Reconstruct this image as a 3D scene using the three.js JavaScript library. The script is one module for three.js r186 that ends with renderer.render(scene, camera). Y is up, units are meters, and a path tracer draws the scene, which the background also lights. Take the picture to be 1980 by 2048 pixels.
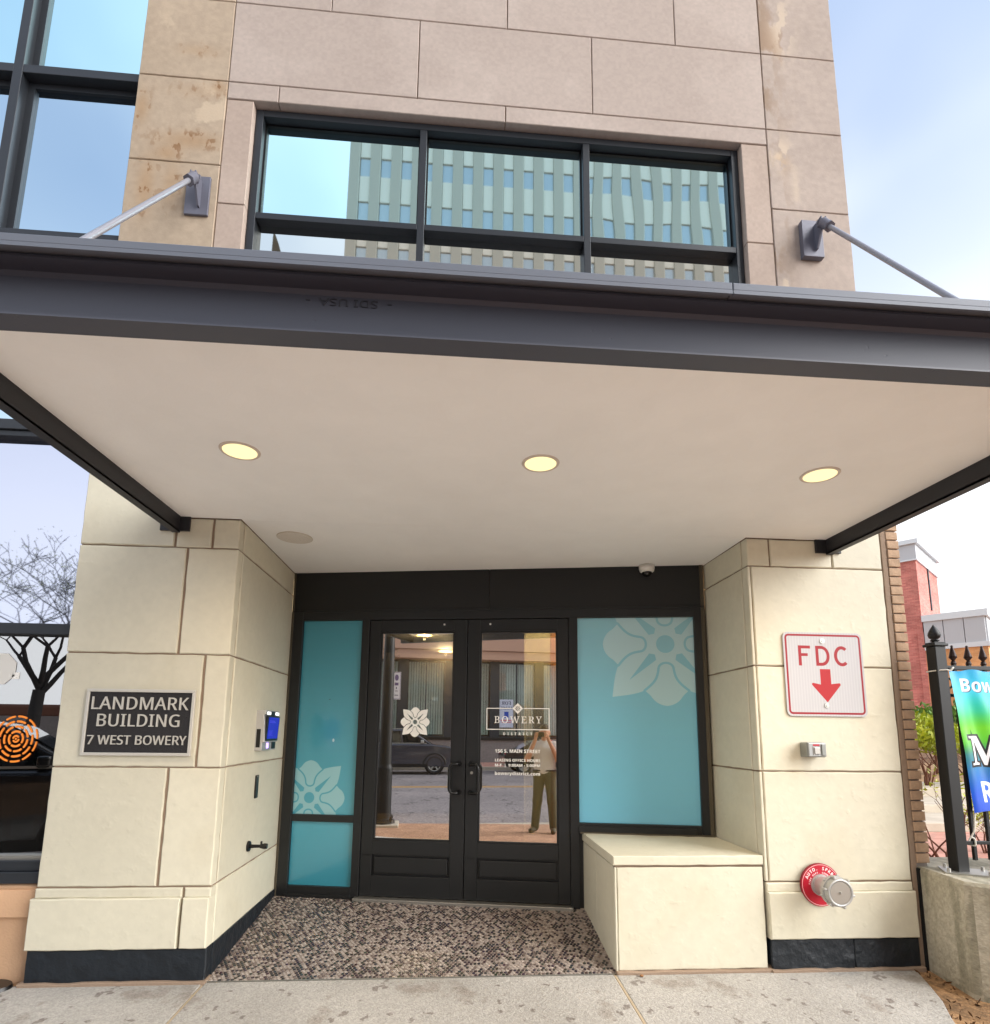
import * as THREE from 'three';
import { RoundedBoxGeometry } from 'three/addons/geometries/RoundedBoxGeometry.js';
import { TextGeometry } from 'three/addons/geometries/TextGeometry.js';
import { FontLoader } from 'three/addons/loaders/FontLoader.js';
import { MarchingCubes } from 'three/addons/objects/MarchingCubes.js';
import * as BGU from 'three/addons/utils/BufferGeometryUtils.js';

// ---------------------------------------------------------------- camera, sky, sun, exposure
const scene = new THREE.Scene();
const R = (d) => (d * Math.PI) / 180;
const FULL_H = 1286.545, F_PX = 575.155;
const camera = new THREE.PerspectiveCamera((2 * Math.atan(FULL_H / 2 / F_PX) * 180) / Math.PI, 990 / FULL_H, 0.02, 900);
camera.setViewOffset(990, FULL_H, 0, 0, 990, 1024);          // the photograph is the upper part of a taller frame
camera.position.set(0, 1.44, 3.68915);
camera.rotation.order = 'YXZ';
camera.rotation.set(R(8.79435), R(-4.14601), R(0.62719));
scene.add(camera);

const renderer = new THREE.WebGLRenderer({ antialias: true });
renderer.setSize(990, 1024);
renderer.toneMapping = THREE.LinearToneMapping;
renderer.toneMappingExposure = 1.75;
renderer.shadowMap.enabled = true;

const SUN_DIR = new THREE.Vector3(0.66, 0.52, 0.54).normalize();
const hash3 = (x, y, z) => { let h = (x * 374761393 + y * 668265263 + z * 2147483647) | 0; h = Math.imul(h ^ (h >>> 13), 1274126177); h ^= h >>> 16; return ((h >>> 0) % 100003) / 100003; };
const sm = (t) => t * t * (3 - 2 * t);
function noise3(x, y, z) {
  const X = Math.floor(x), Y = Math.floor(y), Z = Math.floor(z), u = sm(x - X), v = sm(y - Y), w = sm(z - Z);
  const l = (a, b, t) => a + (b - a) * t, h = (i, j, k) => hash3(X + i, Y + j, Z + k);
  return l(l(l(h(0, 0, 0), h(1, 0, 0), u), l(h(0, 1, 0), h(1, 1, 0), u), v), l(l(h(0, 0, 1), h(1, 0, 1), u), l(h(0, 1, 1), h(1, 1, 1), u), v), w);
}
const fbm3 = (x, y, z, o = 5) => { let s = 0, a = 0.5, n = 0; for (let i = 0; i < o; i++) { s += a * noise3(x, y, z); n += a; a *= 0.5; x = x * 2.03 + 11; y = y * 2.03 + 7; z = z * 2.03 + 3; } return s / n; };
const smooth = (a, b, x) => { const t = Math.min(1, Math.max(0, (x - a) / (b - a))); return t * t * (3 - 2 * t); };
{ // thin high overcast: white towards the horizon, lavender blue higher up, glow round the veiled sun
  const W = 1024, H = 512, d = new Float32Array(W * H * 4), v = new THREE.Vector3();
  for (let j = 0; j < H; j++) for (let i = 0; i < W; i++) {
    const el = ((j + 0.5) / H - 0.5) * Math.PI, az = ((i + 0.5) / W - 0.5) * 2 * Math.PI;
    v.set(Math.cos(az) * Math.cos(el), Math.sin(el), Math.sin(az) * Math.cos(el));
    const up = Math.max(0, v.y), k = smooth(0.1, 0.82, up);
    const c = fbm3(v.x / (up + 0.35) * 2.2 + 5, v.z / (up + 0.35) * 2.2, 3.1, 5), cl = smooth(0.3, 0.72, c);
    const s = v.dot(SUN_DIR), a = (1 + s) / 2, side = 1 + 0.75 * Math.pow(a, 2);
    const blue = [0.225, 0.285, 0.40], white = [0.46, 0.49, 0.54], hor = [0.78, 0.795, 0.82];
    const glow = 2.6 * Math.pow(Math.max(0, s), 10);
    for (let q = 0; q < 3; q++) {
      const high = (blue[q] + (white[q] - blue[q]) * cl * 0.8) * side, low = hor[q] * (1 + 0.5 * Math.pow(a, 2));
      let val = low + (high - low) * k + glow * [1.05, 1, 0.93][q];
      if (v.y < 0) val = [0.3, 0.29, 0.28][q] + (low - 0.3) * Math.exp(v.y * 30);
      d[(j * W + i) * 4 + q] = val;
    }
    d[(j * W + i) * 4 + 3] = 1;
  }
  const t = new THREE.DataTexture(d, W, H, THREE.RGBAFormat, THREE.FloatType);
  t.mapping = THREE.EquirectangularReflectionMapping; t.magFilter = THREE.LinearFilter; t.minFilter = THREE.LinearFilter; t.needsUpdate = true;
  scene.background = t; scene.environment = t;
}
const sun = new THREE.DirectionalLight(new THREE.Color(1, 0.975, 0.94), 2.1);
sun.position.copy(SUN_DIR).multiplyScalar(60); sun.target.position.set(0, 2, 0); scene.add(sun, sun.target);
sun.castShadow = true; sun.shadow.radius = 105; sun.shadow.mapSize.set(2048, 2048);
Object.assign(sun.shadow.camera, { left: -30, right: 30, top: 40, bottom: -20, near: 1, far: 160 });

// ---------------------------------------------------------------- helpers
let seed = 20240611;
const rnd = () => { seed = (seed + 0x6d2b79f5) | 0; let t = Math.imul(seed ^ (seed >>> 15), 1 | seed); t = (t + Math.imul(t ^ (t >>> 7), 61 | t)) ^ t; return ((t ^ (t >>> 14)) >>> 0) / 4294967296; };
const rr = (a, b) => a + (b - a) * rnd();
const used = new Map();
const numbered = (n) => { const k = used.get(n) || 0; used.set(n, k + 1); return k ? n + '_' + String(k).padStart(3, '0') : n; };
function tag(o, label, category, group, kind) {
  if (label) o.userData.label = label; if (category) o.userData.category = category; if (group) o.userData.group = group; if (kind) o.userData.kind = kind; return o;
}
function thing(name, label, category, group) { const o = new THREE.Group(); o.name = numbered(name); scene.add(o); return tag(o, label, category, group); }
function sub(name, parent) { const o = new THREE.Group(); o.name = name; parent.add(o); return o; }
function mesh(name, g, m, parent = scene) {
  if (Array.isArray(g)) g = merge(g);
  const o = new THREE.Mesh(g, m); o.name = parent === scene ? numbered(name) : name; o.castShadow = o.receiveShadow = true; parent.add(o); return o;
}
function norm(g) { g = g.index ? g.toNonIndexed() : g; for (const k of Object.keys(g.attributes)) if (!['position', 'normal', 'uv'].includes(k)) g.deleteAttribute(k); return g; }
function merge(list) { return list.length === 1 ? list[0] : BGU.mergeGeometries(list.map(norm)); }
function boxUV(g, ox = 0, oy = 0) { // uv in metres from the dominant direction of each face
  g = g.index ? g.toNonIndexed() : g;
  const p = g.attributes.position, uv = new Float32Array(p.count * 2), a = new THREE.Vector3(), b = new THREE.Vector3(), c = new THREE.Vector3(), n = new THREE.Vector3();
  for (let i = 0; i < p.count; i += 3) {
    a.fromBufferAttribute(p, i); b.fromBufferAttribute(p, i + 1); c.fromBufferAttribute(p, i + 2);
    n.copy(b).sub(a).cross(c.clone().sub(a)); const X = Math.abs(n.x), Y = Math.abs(n.y), Z = Math.abs(n.z);
    [a, b, c].forEach((v, k) => { uv[(i + k) * 2] = (X > Y && X > Z ? v.z : v.x) + ox; uv[(i + k) * 2 + 1] = (Y >= X && Y >= Z ? v.z : v.y) + oy; });
  }
  g.setAttribute('uv', new THREE.BufferAttribute(uv, 2)); return g;
}
// a box by its limits, its edges rounded by r
function bx(x0, x1, y0, y1, z0, z1, r = 0) {
  const w = x1 - x0, h = y1 - y0, d = z1 - z0;
  const g = r > 0 ? new RoundedBoxGeometry(w, h, d, 1, Math.min(r, w / 2.01, h / 2.01, d / 2.01)) : new THREE.BoxGeometry(w, h, d);
  g.translate((x0 + x1) / 2, (y0 + y1) / 2, (z0 + z1) / 2); return boxUV(g);
}
function place(g, { p = [0, 0, 0], r = [0, 0, 0], s } = {}) { const m = new THREE.Matrix4().compose(new THREE.Vector3(...p), new THREE.Quaternion().setFromEuler(new THREE.Euler(...r, 'YXZ')), new THREE.Vector3(...(s || [1, 1, 1]))); g.applyMatrix4(m); return g; }
function cyl(r0, r1, h, n = 20, open = false) { return new THREE.CylinderGeometry(r0, r1, h, n, 1, open); } // r0 on top
function bar(a, b, r0, r1 = r0, n = 12) { // tapered round bar between two points
  const A = new THREE.Vector3(...a), B = new THREE.Vector3(...b), d = B.clone().sub(A), g = cyl(r1, r0, d.length(), n);
  g.applyQuaternion(new THREE.Quaternion().setFromUnitVectors(new THREE.Vector3(0, 1, 0), d.clone().normalize())); const m = A.add(B).multiplyScalar(0.5); g.translate(m.x, m.y, m.z); return g;
}
function tube(pts, r, n = 10, seg = 32, closed = false) { return new THREE.TubeGeometry(new THREE.CatmullRomCurve3(pts.map((p) => new THREE.Vector3(...p)), closed, 'catmullrom', 0.3), seg, r, n, closed); }
// a stone cut by hand: outline wobbling by jit, bevelled, front face at z1, thickness d
function slab(x0, x1, y0, y1, z1, d, jit = 0.0016, bev = 0.004, fixed = false) {
  const P = [], step = 0.07, edge = (ax, ay, bX, bY) => { const L = Math.hypot(bX - ax, bY - ay), n = Math.max(1, Math.round(L / step)); for (let i = 0; i < n; i++) { const t = i / n, k = i ? jit : jit * 0.4; P.push(new THREE.Vector2(ax + (bX - ax) * t + rr(-k, k), ay + (bY - ay) * t + rr(-k, k))); } };
  edge(x0, y0, x1, y0); edge(x1, y0, x1, y1); edge(x1, y1, x0, y1); edge(x0, y1, x0, y0);
  const g = new THREE.ExtrudeGeometry(new THREE.Shape(P), { depth: d - bev, steps: 1, bevelEnabled: true, bevelThickness: bev, bevelSize: bev, bevelOffset: -bev, bevelSegments: 1 });
  g.translate(0, 0, z1 - d); const ou = rr(0, 7), ov = rr(0, 7); return fixed ? boxUV(g) : boxUV(g, ou, ov);
}
// periodic noise for tiling textures
function pn(x, y, per, s) { const X = Math.floor(x), Y = Math.floor(y), u = sm(x - X), v = sm(y - Y), w = (a) => ((a % per) + per) % per, h = (i, j) => hash3(w(X + i), w(Y + j), s); const l = (a, b, t) => a + (b - a) * t; return l(l(h(0, 0), h(1, 0), u), l(h(0, 1), h(1, 1), u), v); }
function pf(u, v, f, o, s) { let t = 0, a = 0.5, n = 0; for (let i = 0; i < o; i++) { t += a * pn(u * f, v * f, f, s + i * 17); n += a; a *= 0.5; f *= 2; } return t / n; }
function dataTex(N, fn, srgb, metres, M = N) {
  const d = new Uint8Array(N * M * 4);
  for (let j = 0; j < M; j++) for (let i = 0; i < N; i++) { const c = fn((i + 0.5) / N, (j + 0.5) / M); for (let k = 0; k < 3; k++) d[(j * N + i) * 4 + k] = Math.max(0, Math.min(255, Math.round(c.length ? c[k] : c))); d[(j * N + i) * 4 + 3] = 255; }
  const t = new THREE.DataTexture(d, N, M, THREE.RGBAFormat); t.wrapS = t.wrapT = THREE.RepeatWrapping; t.magFilter = THREE.LinearFilter; t.minFilter = THREE.LinearMipmapLinearFilter; t.generateMipmaps = true;
  if (srgb) t.colorSpace = THREE.SRGBColorSpace; if (metres) t.repeat.set(1 / metres, 1 / metres); t.needsUpdate = true; return t;
}
function canvasTex(w, h, draw) { const c = document.createElement('canvas'); c.width = w; c.height = h; const x = c.getContext('2d'); draw(x, w, h); const t = new THREE.CanvasTexture(c); t.colorSpace = THREE.SRGBColorSpace; t.anisotropy = 8; return t; }
const M = {};
function mat(name, o, phys) { const m = new (phys ? THREE.MeshPhysicalMaterial : THREE.MeshStandardMaterial)(o); m.name = name; M[name] = m; return m; }
const mix3 = (a, b, t) => [0, 1, 2].map((i) => a[i] + (b[i] - a[i]) * t);

// ---------------------------------------------------------------- materials
const bumpFine = dataTex(512, (u, v) => 255 * (0.55 * pf(u, v, 16, 5, 3) + 0.45 * pf(u, v, 90, 3, 8)), false, 0.8);
const bumpPaint = dataTex(1024, (u, v) => { // brushed masonry paint with lumps and flakes
  const lum = pf(u, v, 5, 4, 51), strokes = pf(u * 1, v, 40, 3, 77), lump = Math.pow(pf(u, v, 24, 3, 91), 5) * 3; const flake = smooth(0.60, 0.63, pf(u, v, 9, 5, 33)) * 0.25 * smooth(0.5, 0.7, lum);
  return 255 * Math.min(1, 0.07 * lum + 0.16 * strokes + 0.55 * lump + flake);
}, false, 1.1);
const paintMap = (f, s) => dataTex(1024, (u, v) => { // brushed paint: faint cloudiness, rollers' streaks, specks of dirt, a few scuffs
  const a = pf(u, v, 4, 5, 21 + s), b = pf(u, v, 40, 3, 22 + s), st = pf(u * 1, v, 64, 2, 25 + s), d = smooth(0.93, 0.97, pf(u, v, 90, 2, 28 + s)), g = smooth(0.6, 0.8, pf(u, v, 3, 6, 29 + s)); const k = f * (1 + (a - 0.5) * 0.04 + (b - 0.5) * 0.03 + (st - 0.5) * 0.02) * (1 - 0.08 * d) * (1 - 0.02 * g);
  return [212 * k, (207 - 1 * g) * k, (187 - 3 * g) * k]; }, true, 1.7);
const creams = [[1, 0], [0.975, 40], [1.02, 80]].map(([f, s], i) => mat(i ? 'cream_paint_' + i : 'cream_paint', { map: paintMap(f, s), bumpMap: bumpPaint, bumpScale: 0.0015, roughness: 0.62 }));
const anyCream = () => creams[Math.floor(rnd() * 3)];
mat('mortar', { color: 0x94806e, bumpMap: bumpFine, bumpScale: 0.004, roughness: 0.95 });
mat('mortar_grey', { color: 0x9a9189, bumpMap: bumpFine, bumpScale: 0.003, roughness: 0.95 });
const limeMap = (c0, c1, s) => dataTex(1024, (u, v) => { const a = pf(u, v, 3, 6, s), b = pf(u, v, 120, 2, s + 5), cl = smooth(0.42, 0.7, pf(u, v, 6, 5, s + 9)); const k = 1 + (b - 0.5) * 0.07; return mix3(c0, c1, 0.65 * a + 0.35 * cl).map((x) => x * k); }, true, 2.6);
mat('limestone_pink', { map: limeMap([168, 154, 145], [190, 177, 168], 100), bumpMap: bumpFine, bumpScale: 0.0006, roughness: 0.88 });
mat('limestone_jamb', { map: limeMap([168, 151, 139], [188, 171, 159], 140), bumpMap: bumpFine, bumpScale: 0.0006, roughness: 0.88 });
// the two side columns carry stains where the photograph has them; texture spans x..x+w, y..y+h in metres
function spanned(N, Mh, x0, y0, w, h, fn) { const t = dataTex(N, (u, v) => fn(x0 + u * w, y0 + v * h), true, 0, Mh); t.repeat.set(1 / w, 1 / h); t.offset.set(-x0 / w, -y0 / h); t.wrapS = t.wrapT = THREE.ClampToEdgeWrapping; return t; }
const blob = (x, y, cx, cy, rx, ry) => Math.exp(-(((x - cx) / rx) ** 2 + ((y - cy) / ry) ** 2));
mat('limestone_left_column', { map: spanned(512, 2048, -2.40, 4.4, 0.68, 3.4, (x, y) => {
  const a = fbm3(x * 2, y * 2, 1, 5), b = fbm3(x * 30, y * 30, 2, 3); let c = mix3([164, 147, 127], [186, 169, 149], a); c = c.map((q) => q * (0.95 + 0.1 * b));
  const pits = smooth(0.62, 0.74, fbm3(x * 26, y * 16, 9, 4));
  const where = blob(x, y, -1.97, 5.62, 0.2, 0.07) + blob(x, y, -2.12, 5.5, 0.08, 0.06) + blob(x, y, -2.33, 5.87, 0.05, 0.13) + blob(x, y, -2.24, 5.22, 0.06, 0.22) + 0.8 * blob(x, y, -2.07, 5.25, 0.06, 0.15) + 0.5 * blob(x, y, -1.98, 6.4, 0.14, 0.05) + 0.4 * blob(x, y, -1.9, 6.05, 0.2, 0.06) + 0.7 * blob(x, y, -1.8, 6.1, 0.06, 0.05);
  c = mix3(c, [112, 76, 46], Math.min(0.85, pits * where * 1.1)); c = mix3(c, [160, 124, 86], Math.min(0.5, 0.45 * where));
  const pale = smooth(0.5, 0.62, fbm3(x * 9, y * 7, 21, 5)) * (blob(x, y, -1.84, 5.88, 0.13, 0.2) + 0.5 * blob(x, y, -2.2, 6.6, 0.1, 0.2)); return mix3(c, [200, 182, 158], Math.min(0.7, pale));
}), bumpMap: bumpFine, bumpScale: 0.0012, roughness: 0.9 });
mat('limestone_right_column', { map: spanned(512, 2048, 2.34, 4.4, 0.68, 3.4, (x, y) => {
  const a = fbm3(x * 2, y * 2, 5, 5), b = fbm3(x * 30, y * 30, 6, 3); let c = mix3([162, 148, 138], [184, 170, 160], a).map((q) => q * (0.95 + 0.1 * b));
  const edge = Math.exp(-((x - 2.37) / 0.09)), run = smooth(0.42, 0.62, fbm3(x * 12, y * 5, 31, 5));
  c = mix3(c, [138, 114, 92], Math.min(0.6, edge * run * 0.75 * (0.4 + 0.6 * smooth(6.0, 6.3, y) + 0.5 * blob(x, y, 2.45, 5.3, 0.3, 0.5))));
  c = mix3(c, [148, 118, 90], 0.55 * smooth(0.5, 0.6, fbm3(x * 8, y * 5, 41, 5)) * blob(x, y, 2.47, 6.95, 0.11, 0.35));
  const pale = smooth(0.42, 0.55, fbm3(x * 14, y * 9, 55, 5)) * (blob(x, y, 2.47, 5.95, 0.1, 0.13) + blob(x, y, 2.55, 7.15, 0.09, 0.3) + 0.9 * blob(x, y, 2.44, 4.75, 0.045, 0.25) + 0.6 * blob(x, y, 2.57, 5.62, 0.035, 0.2));
  c = mix3(c, [202, 186, 166], Math.min(0.8, pale)); return mix3(c, [196, 166, 128], 0.4 * smooth(0.45, 0.6, fbm3(x * 16, y * 12, 66, 4)) * blob(x, y, 2.47, 5.86, 0.06, 0.09));
}), bumpMap: bumpFine, bumpScale: 0.0012, roughness: 0.9 });
mat('black_plinth', { color: 0x141c24, bumpMap: dataTex(512, (u, v) => 255 * Math.pow(pf(u, v, 8, 6, 61), 1.4), false, 0.55), bumpScale: 0.014, roughness: 0.5 });
const steelBump = dataTex(512, (u, v) => { const s = pf(u, v, 60, 2, 71), big = pf(u, v, 4, 3, 74); return 255 * (0.55 + 0.1 * pf(u, v, 10, 3, 70) - (s > 0.8 && big > 0.5 ? 0.5 * (s - 0.8) / 0.2 : 0)); }, false, 1.0);
mat('canopy_steel', { color: 0x484b56, metalness: 0.1, roughness: 0.5, bumpMap: steelBump, bumpScale: 0.003 });
mat('coping_metal', { color: 0x6a707b, metalness: 0.1, roughness: 0.55 });
mat('bracket_steel', { color: 0x6a6b78, metalness: 0.2, roughness: 0.5 });
mat('rod_steel', { color: 0x9a9aa2, metalness: 0.4, roughness: 0.4 });
mat('soffit_paint', { map: dataTex(1024, (u, v) => { const k = (1 + (pf(u, v, 3, 4, 81) - 0.5) * 0.06 + (pf(u, v, 24, 3, 83) - 0.5) * 0.02); return [239 * k, 238 * k, 237 * k]; }, true, 3.1), roughness: 0.75, bumpMap: bumpFine, bumpScale: 0.0006 });
mat('door_black', { color: 0x1c1e20, metalness: 0.1, roughness: 0.42, bumpMap: bumpFine, bumpScale: 0.0003 });
mat('header_black', { color: 0x0f1011, roughness: 0.5 });
mat('bronze_frame', { color: 0x30343a, metalness: 0.35, roughness: 0.42 });
mat('handle_black', { color: 0x17181a, metalness: 0.3, roughness: 0.28 });
mat('aluminium', { color: 0xb4b2ac, metalness: 0.85, roughness: 0.38 });
mat('white_plastic', { color: 0xdad8d2, roughness: 0.45 });
mat('dark_plastic', { color: 0x101113, roughness: 0.3 });
mat('vinyl_white', { color: 0xf2f1ec, roughness: 0.6 });
mat('tan_stucco', { map: dataTex(512, (u, v) => { const k = 1 + (pf(u, v, 5, 5, 121) - 0.5) * 0.14; return [205 * k, 166 * k, 132 * k]; }, true, 1.3), bumpMap: bumpFine, bumpScale: 0.003, roughness: 0.85 });
const brickCol = dataTex(512, (u, v) => { const k = 1 + (pf(u, v, 12, 5, 131) - 0.5) * 0.25; return [178 * k, 150 * k, 124 * k]; }, true, 0.7);
mat('buff_brick', { map: brickCol, bumpMap: bumpFine, bumpScale: 0.004, roughness: 0.9 });
// concrete pavement
const paveMap = dataTex(1024, (u, v) => {
  const a = pf(u, v, 3, 5, 201), sp = pf(u, v, 150, 2, 205), st = smooth(0.6, 0.75, pf(u, v, 7, 5, 211)), dk = smooth(0.72, 0.8, pf(u, v, 26, 4, 214));
  let c = mix3([152, 149, 144], [182, 179, 174], a); c = mix3(c, [124, 114, 104], st * 0.5); c = mix3(c, [88, 78, 72], dk * 0.5); const k = 0.9 + 0.2 * sp; return c.map((q) => q * k);
}, true, 1.5);
const paveBump = dataTex(1024, (u, v) => 255 * (0.3 * pf(u, v, 20, 4, 221) + 0.7 * pf(u, v, 128, 3, 223)), false, 0.9);
mat('pavement', { map: paveMap, bumpMap: paveBump, bumpScale: 0.006, roughness: 0.92 });
mat('joint_sealant', { color: 0xb4a48c, roughness: 0.85, bumpMap: bumpFine, bumpScale: 0.004 });
mat('dirt', { map: dataTex(512, (u, v) => mix3([108, 84, 60], [178, 140, 100], pf(u, v, 9, 6, 231)).map((q) => q * (0.75 + 0.5 * pf(u, v, 70, 2, 233))), true, 1.2), bumpMap: bumpFine, bumpScale: 0.012, roughness: 1 });
mat('board_concrete', { map: dataTex(1024, (u, v) => { const a = pf(u, v, 4, 6, 241), st = smooth(0.5, 0.75, pf(u * 3 % 1, v * 0.5, 8, 5, 243)), sp = pf(u, v, 90, 3, 247); let c = mix3([146, 140, 120], [186, 180, 164], a); c = mix3(c, [116, 114, 96], st * 0.5); return c.map((q) => q * (0.88 + 0.24 * sp)); }, true, 1.4), bumpMap: bumpFine, bumpScale: 0.006, roughness: 0.92 });
mat('asphalt', { map: dataTex(1024, (u, v) => { const a = pf(u, v, 4, 5, 251), s = pf(u, v, 160, 2, 253), cr = smooth(0.015, 0.0, Math.abs(pf(u, v, 5, 4, 257) - 0.5)); let c = mix3([128, 120, 120], [158, 148, 146], a).map((q) => q * (0.8 + 0.4 * s)); return mix3(c, [84, 78, 78], cr * 0.7); }, true, 5), bumpMap: paveBump, bumpScale: 0.01, roughness: 0.9 });
mat('yellow_paint', { color: 0xc9962f, roughness: 0.8 });
mat('cast_iron_black', { color: 0x101214, metalness: 0.2, roughness: 0.45 });
// glass
const pane = (name, color, ior) => mat(name, { color, transmission: 1, thickness: 0, roughness: 0.0, metalness: 0, ior }, true);
pane('door_glass', 0xd6d8d0, 8.5); pane('shop_glass', 0x9aa0a4, 4.5); pane('clear_glass', 0xe8eeee, 1.5);
mat('mirror_glass_cyan', { color: new THREE.Color(0.60, 0.88, 0.94), metalness: 1, roughness: 0.015 });
mat('mirror_glass_wavy', { color: new THREE.Color(0.60, 0.88, 0.94), metalness: 1, roughness: 0.015, bumpMap: dataTex(256, (u, v) => 255 * (0.5 + 0.5 * Math.sin(2 * Math.PI * (u * 3 + 0.4 * Math.sin(2 * Math.PI * v)))), false, 2.2), bumpScale: 0.0004 });
mat('mirror_glass_neutral', { color: new THREE.Color(0.72, 0.76, 0.72), metalness: 1, roughness: 0.015 });
mat('mirror_glass_blue', { color: new THREE.Color(0.50, 0.64, 0.74), metalness: 1, roughness: 0.02 });

mat('tan_paving', { map: dataTex(512, (u, v) => mix3([150, 112, 88], [196, 152, 122], pf(u, v, 8, 6, 261)).map((q) => q * (0.8 + 0.4 * pf(u, v, 80, 2, 263))), true, 1.6), roughness: 0.9 });

mat('bounce_pavement', { map: dataTex(512, (u, v) => mix3([204, 200, 192], [222, 219, 212], pf(u, v, 6, 5, 271)).map((q) => q * (0.93 + 0.14 * pf(u, v, 90, 2, 273))), true, 1.6), roughness: 0.9 });  // unseen slabs made paler to bounce extra light up onto the soffit

mat('shop_upper_glass', { color: new THREE.Color(0.50, 0.53, 0.64), metalness: 1, roughness: 0.02 });

mat('mill_mark_shade', { color: 0x33353d, roughness: 0.6 });  // raised letters coloured darker, standing in for the shadow along their edges

mat('beam_steel', { color: 0x27282d, metalness: 0.1, roughness: 0.5 });

// ================================================================= THE BUILDING
const bld = thing('stone_building', 'pale stone building with cream painted piers around the covered entrance', 'building');
const XL = -2.38, XR = 2.985, JT = 0.0034; // facade limits, half joint
{ // backing walls behind the stones (mortar shows in the joints)
  const b = [];
  b.push(bx(-2.37, -1.405, -0.3, 2.795, -1.6, -0.012), bx(2.012, 2.98, -0.3, 2.795, -1.6, -0.012));
  b.push(bx(-2.37, 2.98, 2.795, 4.38, -1.6, -0.012));                                        // over the recess
  b.push(bx(-2.37, -1.57, 4.38, 6.02, -1.6, -0.012), bx(2.165, 2.98, 4.38, 6.02, -1.6, -0.012), bx(-2.37, 2.98, 6.02, 9.9, -1.6, -0.012));
  mesh('wall', b, M.mortar, bld);
  mesh('roof', bx(-9, 2.95, 9.9, 10.1, -14, 0.02), M.coping_metal, bld);
  mesh('side_wall', bx(2.2, 2.97, -0.3, 9.9, -14, -1.6), M.buff_brick, bld);
}
const stone = (x0, x1, y0, y1, m, parent = bld, z1 = 0, d = 0.075, jit = 0.0012) => mesh('stone', slab(x0 + JT, x1 - JT, y0 + JT, y1 - JT, z1, d, jit, 0.004, /column/.test(m.name)), m, parent);
{ // stone facing above the canopy
  const rows = [2.8, 3.3, 4.01, 4.725, 5.437, 6.153, 6.865, 7.58, 8.3, 9.02, 9.9];
  for (let i = 1; i < rows.length - 1; i++) { stone(XL, -1.745, rows[i], rows[i + 1], M.limestone_left_column); stone(2.36, XR, rows[i], rows[i + 1], M.limestone_right_column); }
  const A = [-1.745, -0.365, 0.976, 2.36], B = [-1.745, -1.037, 0.31, 1.655, 2.36];
  rows.slice(5, -1).forEach((y, i) => { const s = i % 2 ? B : A; for (let k = 0; k + 1 < s.length; k++) stone(s[k], s[k + 1], y, rows[6 + i], M.limestone_pink, bld, 0, 0.07, 0.0006); });
  const L = [-1.745, -1.377, 0.303, 2.36]; for (let k = 0; k < 3; k++) stone(L[k], L[k + 1], 6.006, 6.153, M.limestone_pink, bld, 0, 0.07, 0.0006);
  for (const [y0, y1] of [[5.132, 6.006], [4.36, 5.132], [3.3, 4.36]]) { stone(-1.745, -1.55, y0, y1, M.limestone_jamb, bld, -0.004); stone(2.147, 2.36, y0, y1, M.limestone_jamb, bld, -0.004); }
  for (const [a, c] of [[-1.55, -0.3], [-0.3, 0.95], [0.95, 2.147]]) stone(a, c, 3.3, 4.33, M.limestone_pink);
  // returns of the window opening
  mesh('window_reveal', [bx(-1.57, -1.5515, 4.36, 6.0, -0.28, -0.07), bx(2.1485, 2.166, 4.36, 6.0, -0.28, -0.07), bx(-1.55, 2.147, 6.0075, 6.03, -0.28, -0.07)], M.limestone_jamb, bld);
  // stone sides of the building's end
}
{ // three-light window over the canopy
  const w = sub('upper_window', bld), zf = -0.055, zg = -0.125;
  const X = [-1.548, -0.312, 0.934, 2.145], T = [5.085, 5.135];
  mesh('frame', [bx(-1.548, -1.495, 4.36, 6.0, -0.16, zf, 0.004), bx(2.092, 2.145, 4.36, 6.0, -0.16, zf, 0.004), bx(-1.495, 2.092, 5.945, 6.0, -0.16, zf, 0.004), bx(-1.495, 2.092, 4.36, 4.42, -0.16, zf, 0.004)], M.bronze_frame, w);
  for (const x of [-0.312, 0.934]) mesh('mullion', bx(x - 0.026, x + 0.026, 4.42, 5.945, -0.16, zf - 0.002, 0.004), M.bronze_frame, w);
  const gx = [-1.495, -0.338, -0.286, 0.908, 0.960, 2.092];
  for (let i = 0; i < 3; i++) {
    mesh('transom', bx(gx[2 * i], gx[2 * i + 1], T[0], T[1], -0.16, zf - 0.004, 0.004), M.bronze_frame, w);
    mesh('pane', bx(gx[2 * i], gx[2 * i + 1], T[1], 5.945, zg - 0.02, zg), i === 2 ? M.mirror_glass_wavy : M.mirror_glass_cyan, w);
    mesh('lower_pane', bx(gx[2 * i], gx[2 * i + 1], 4.42, T[0], zg - 0.02, zg), M.mirror_glass_neutral, w);
    mesh('gasket', [bx(gx[2 * i], gx[2 * i + 1], 5.93, 5.944, zg, zg + 0.012), bx(gx[2 * i], gx[2 * i] + 0.012, T[1], 5.93, zg, zg + 0.012), bx(gx[2 * i + 1] - 0.012, gx[2 * i + 1], T[1], 5.93, zg, zg + 0.012)], M.dark_plastic, w);
  }
}
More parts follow.
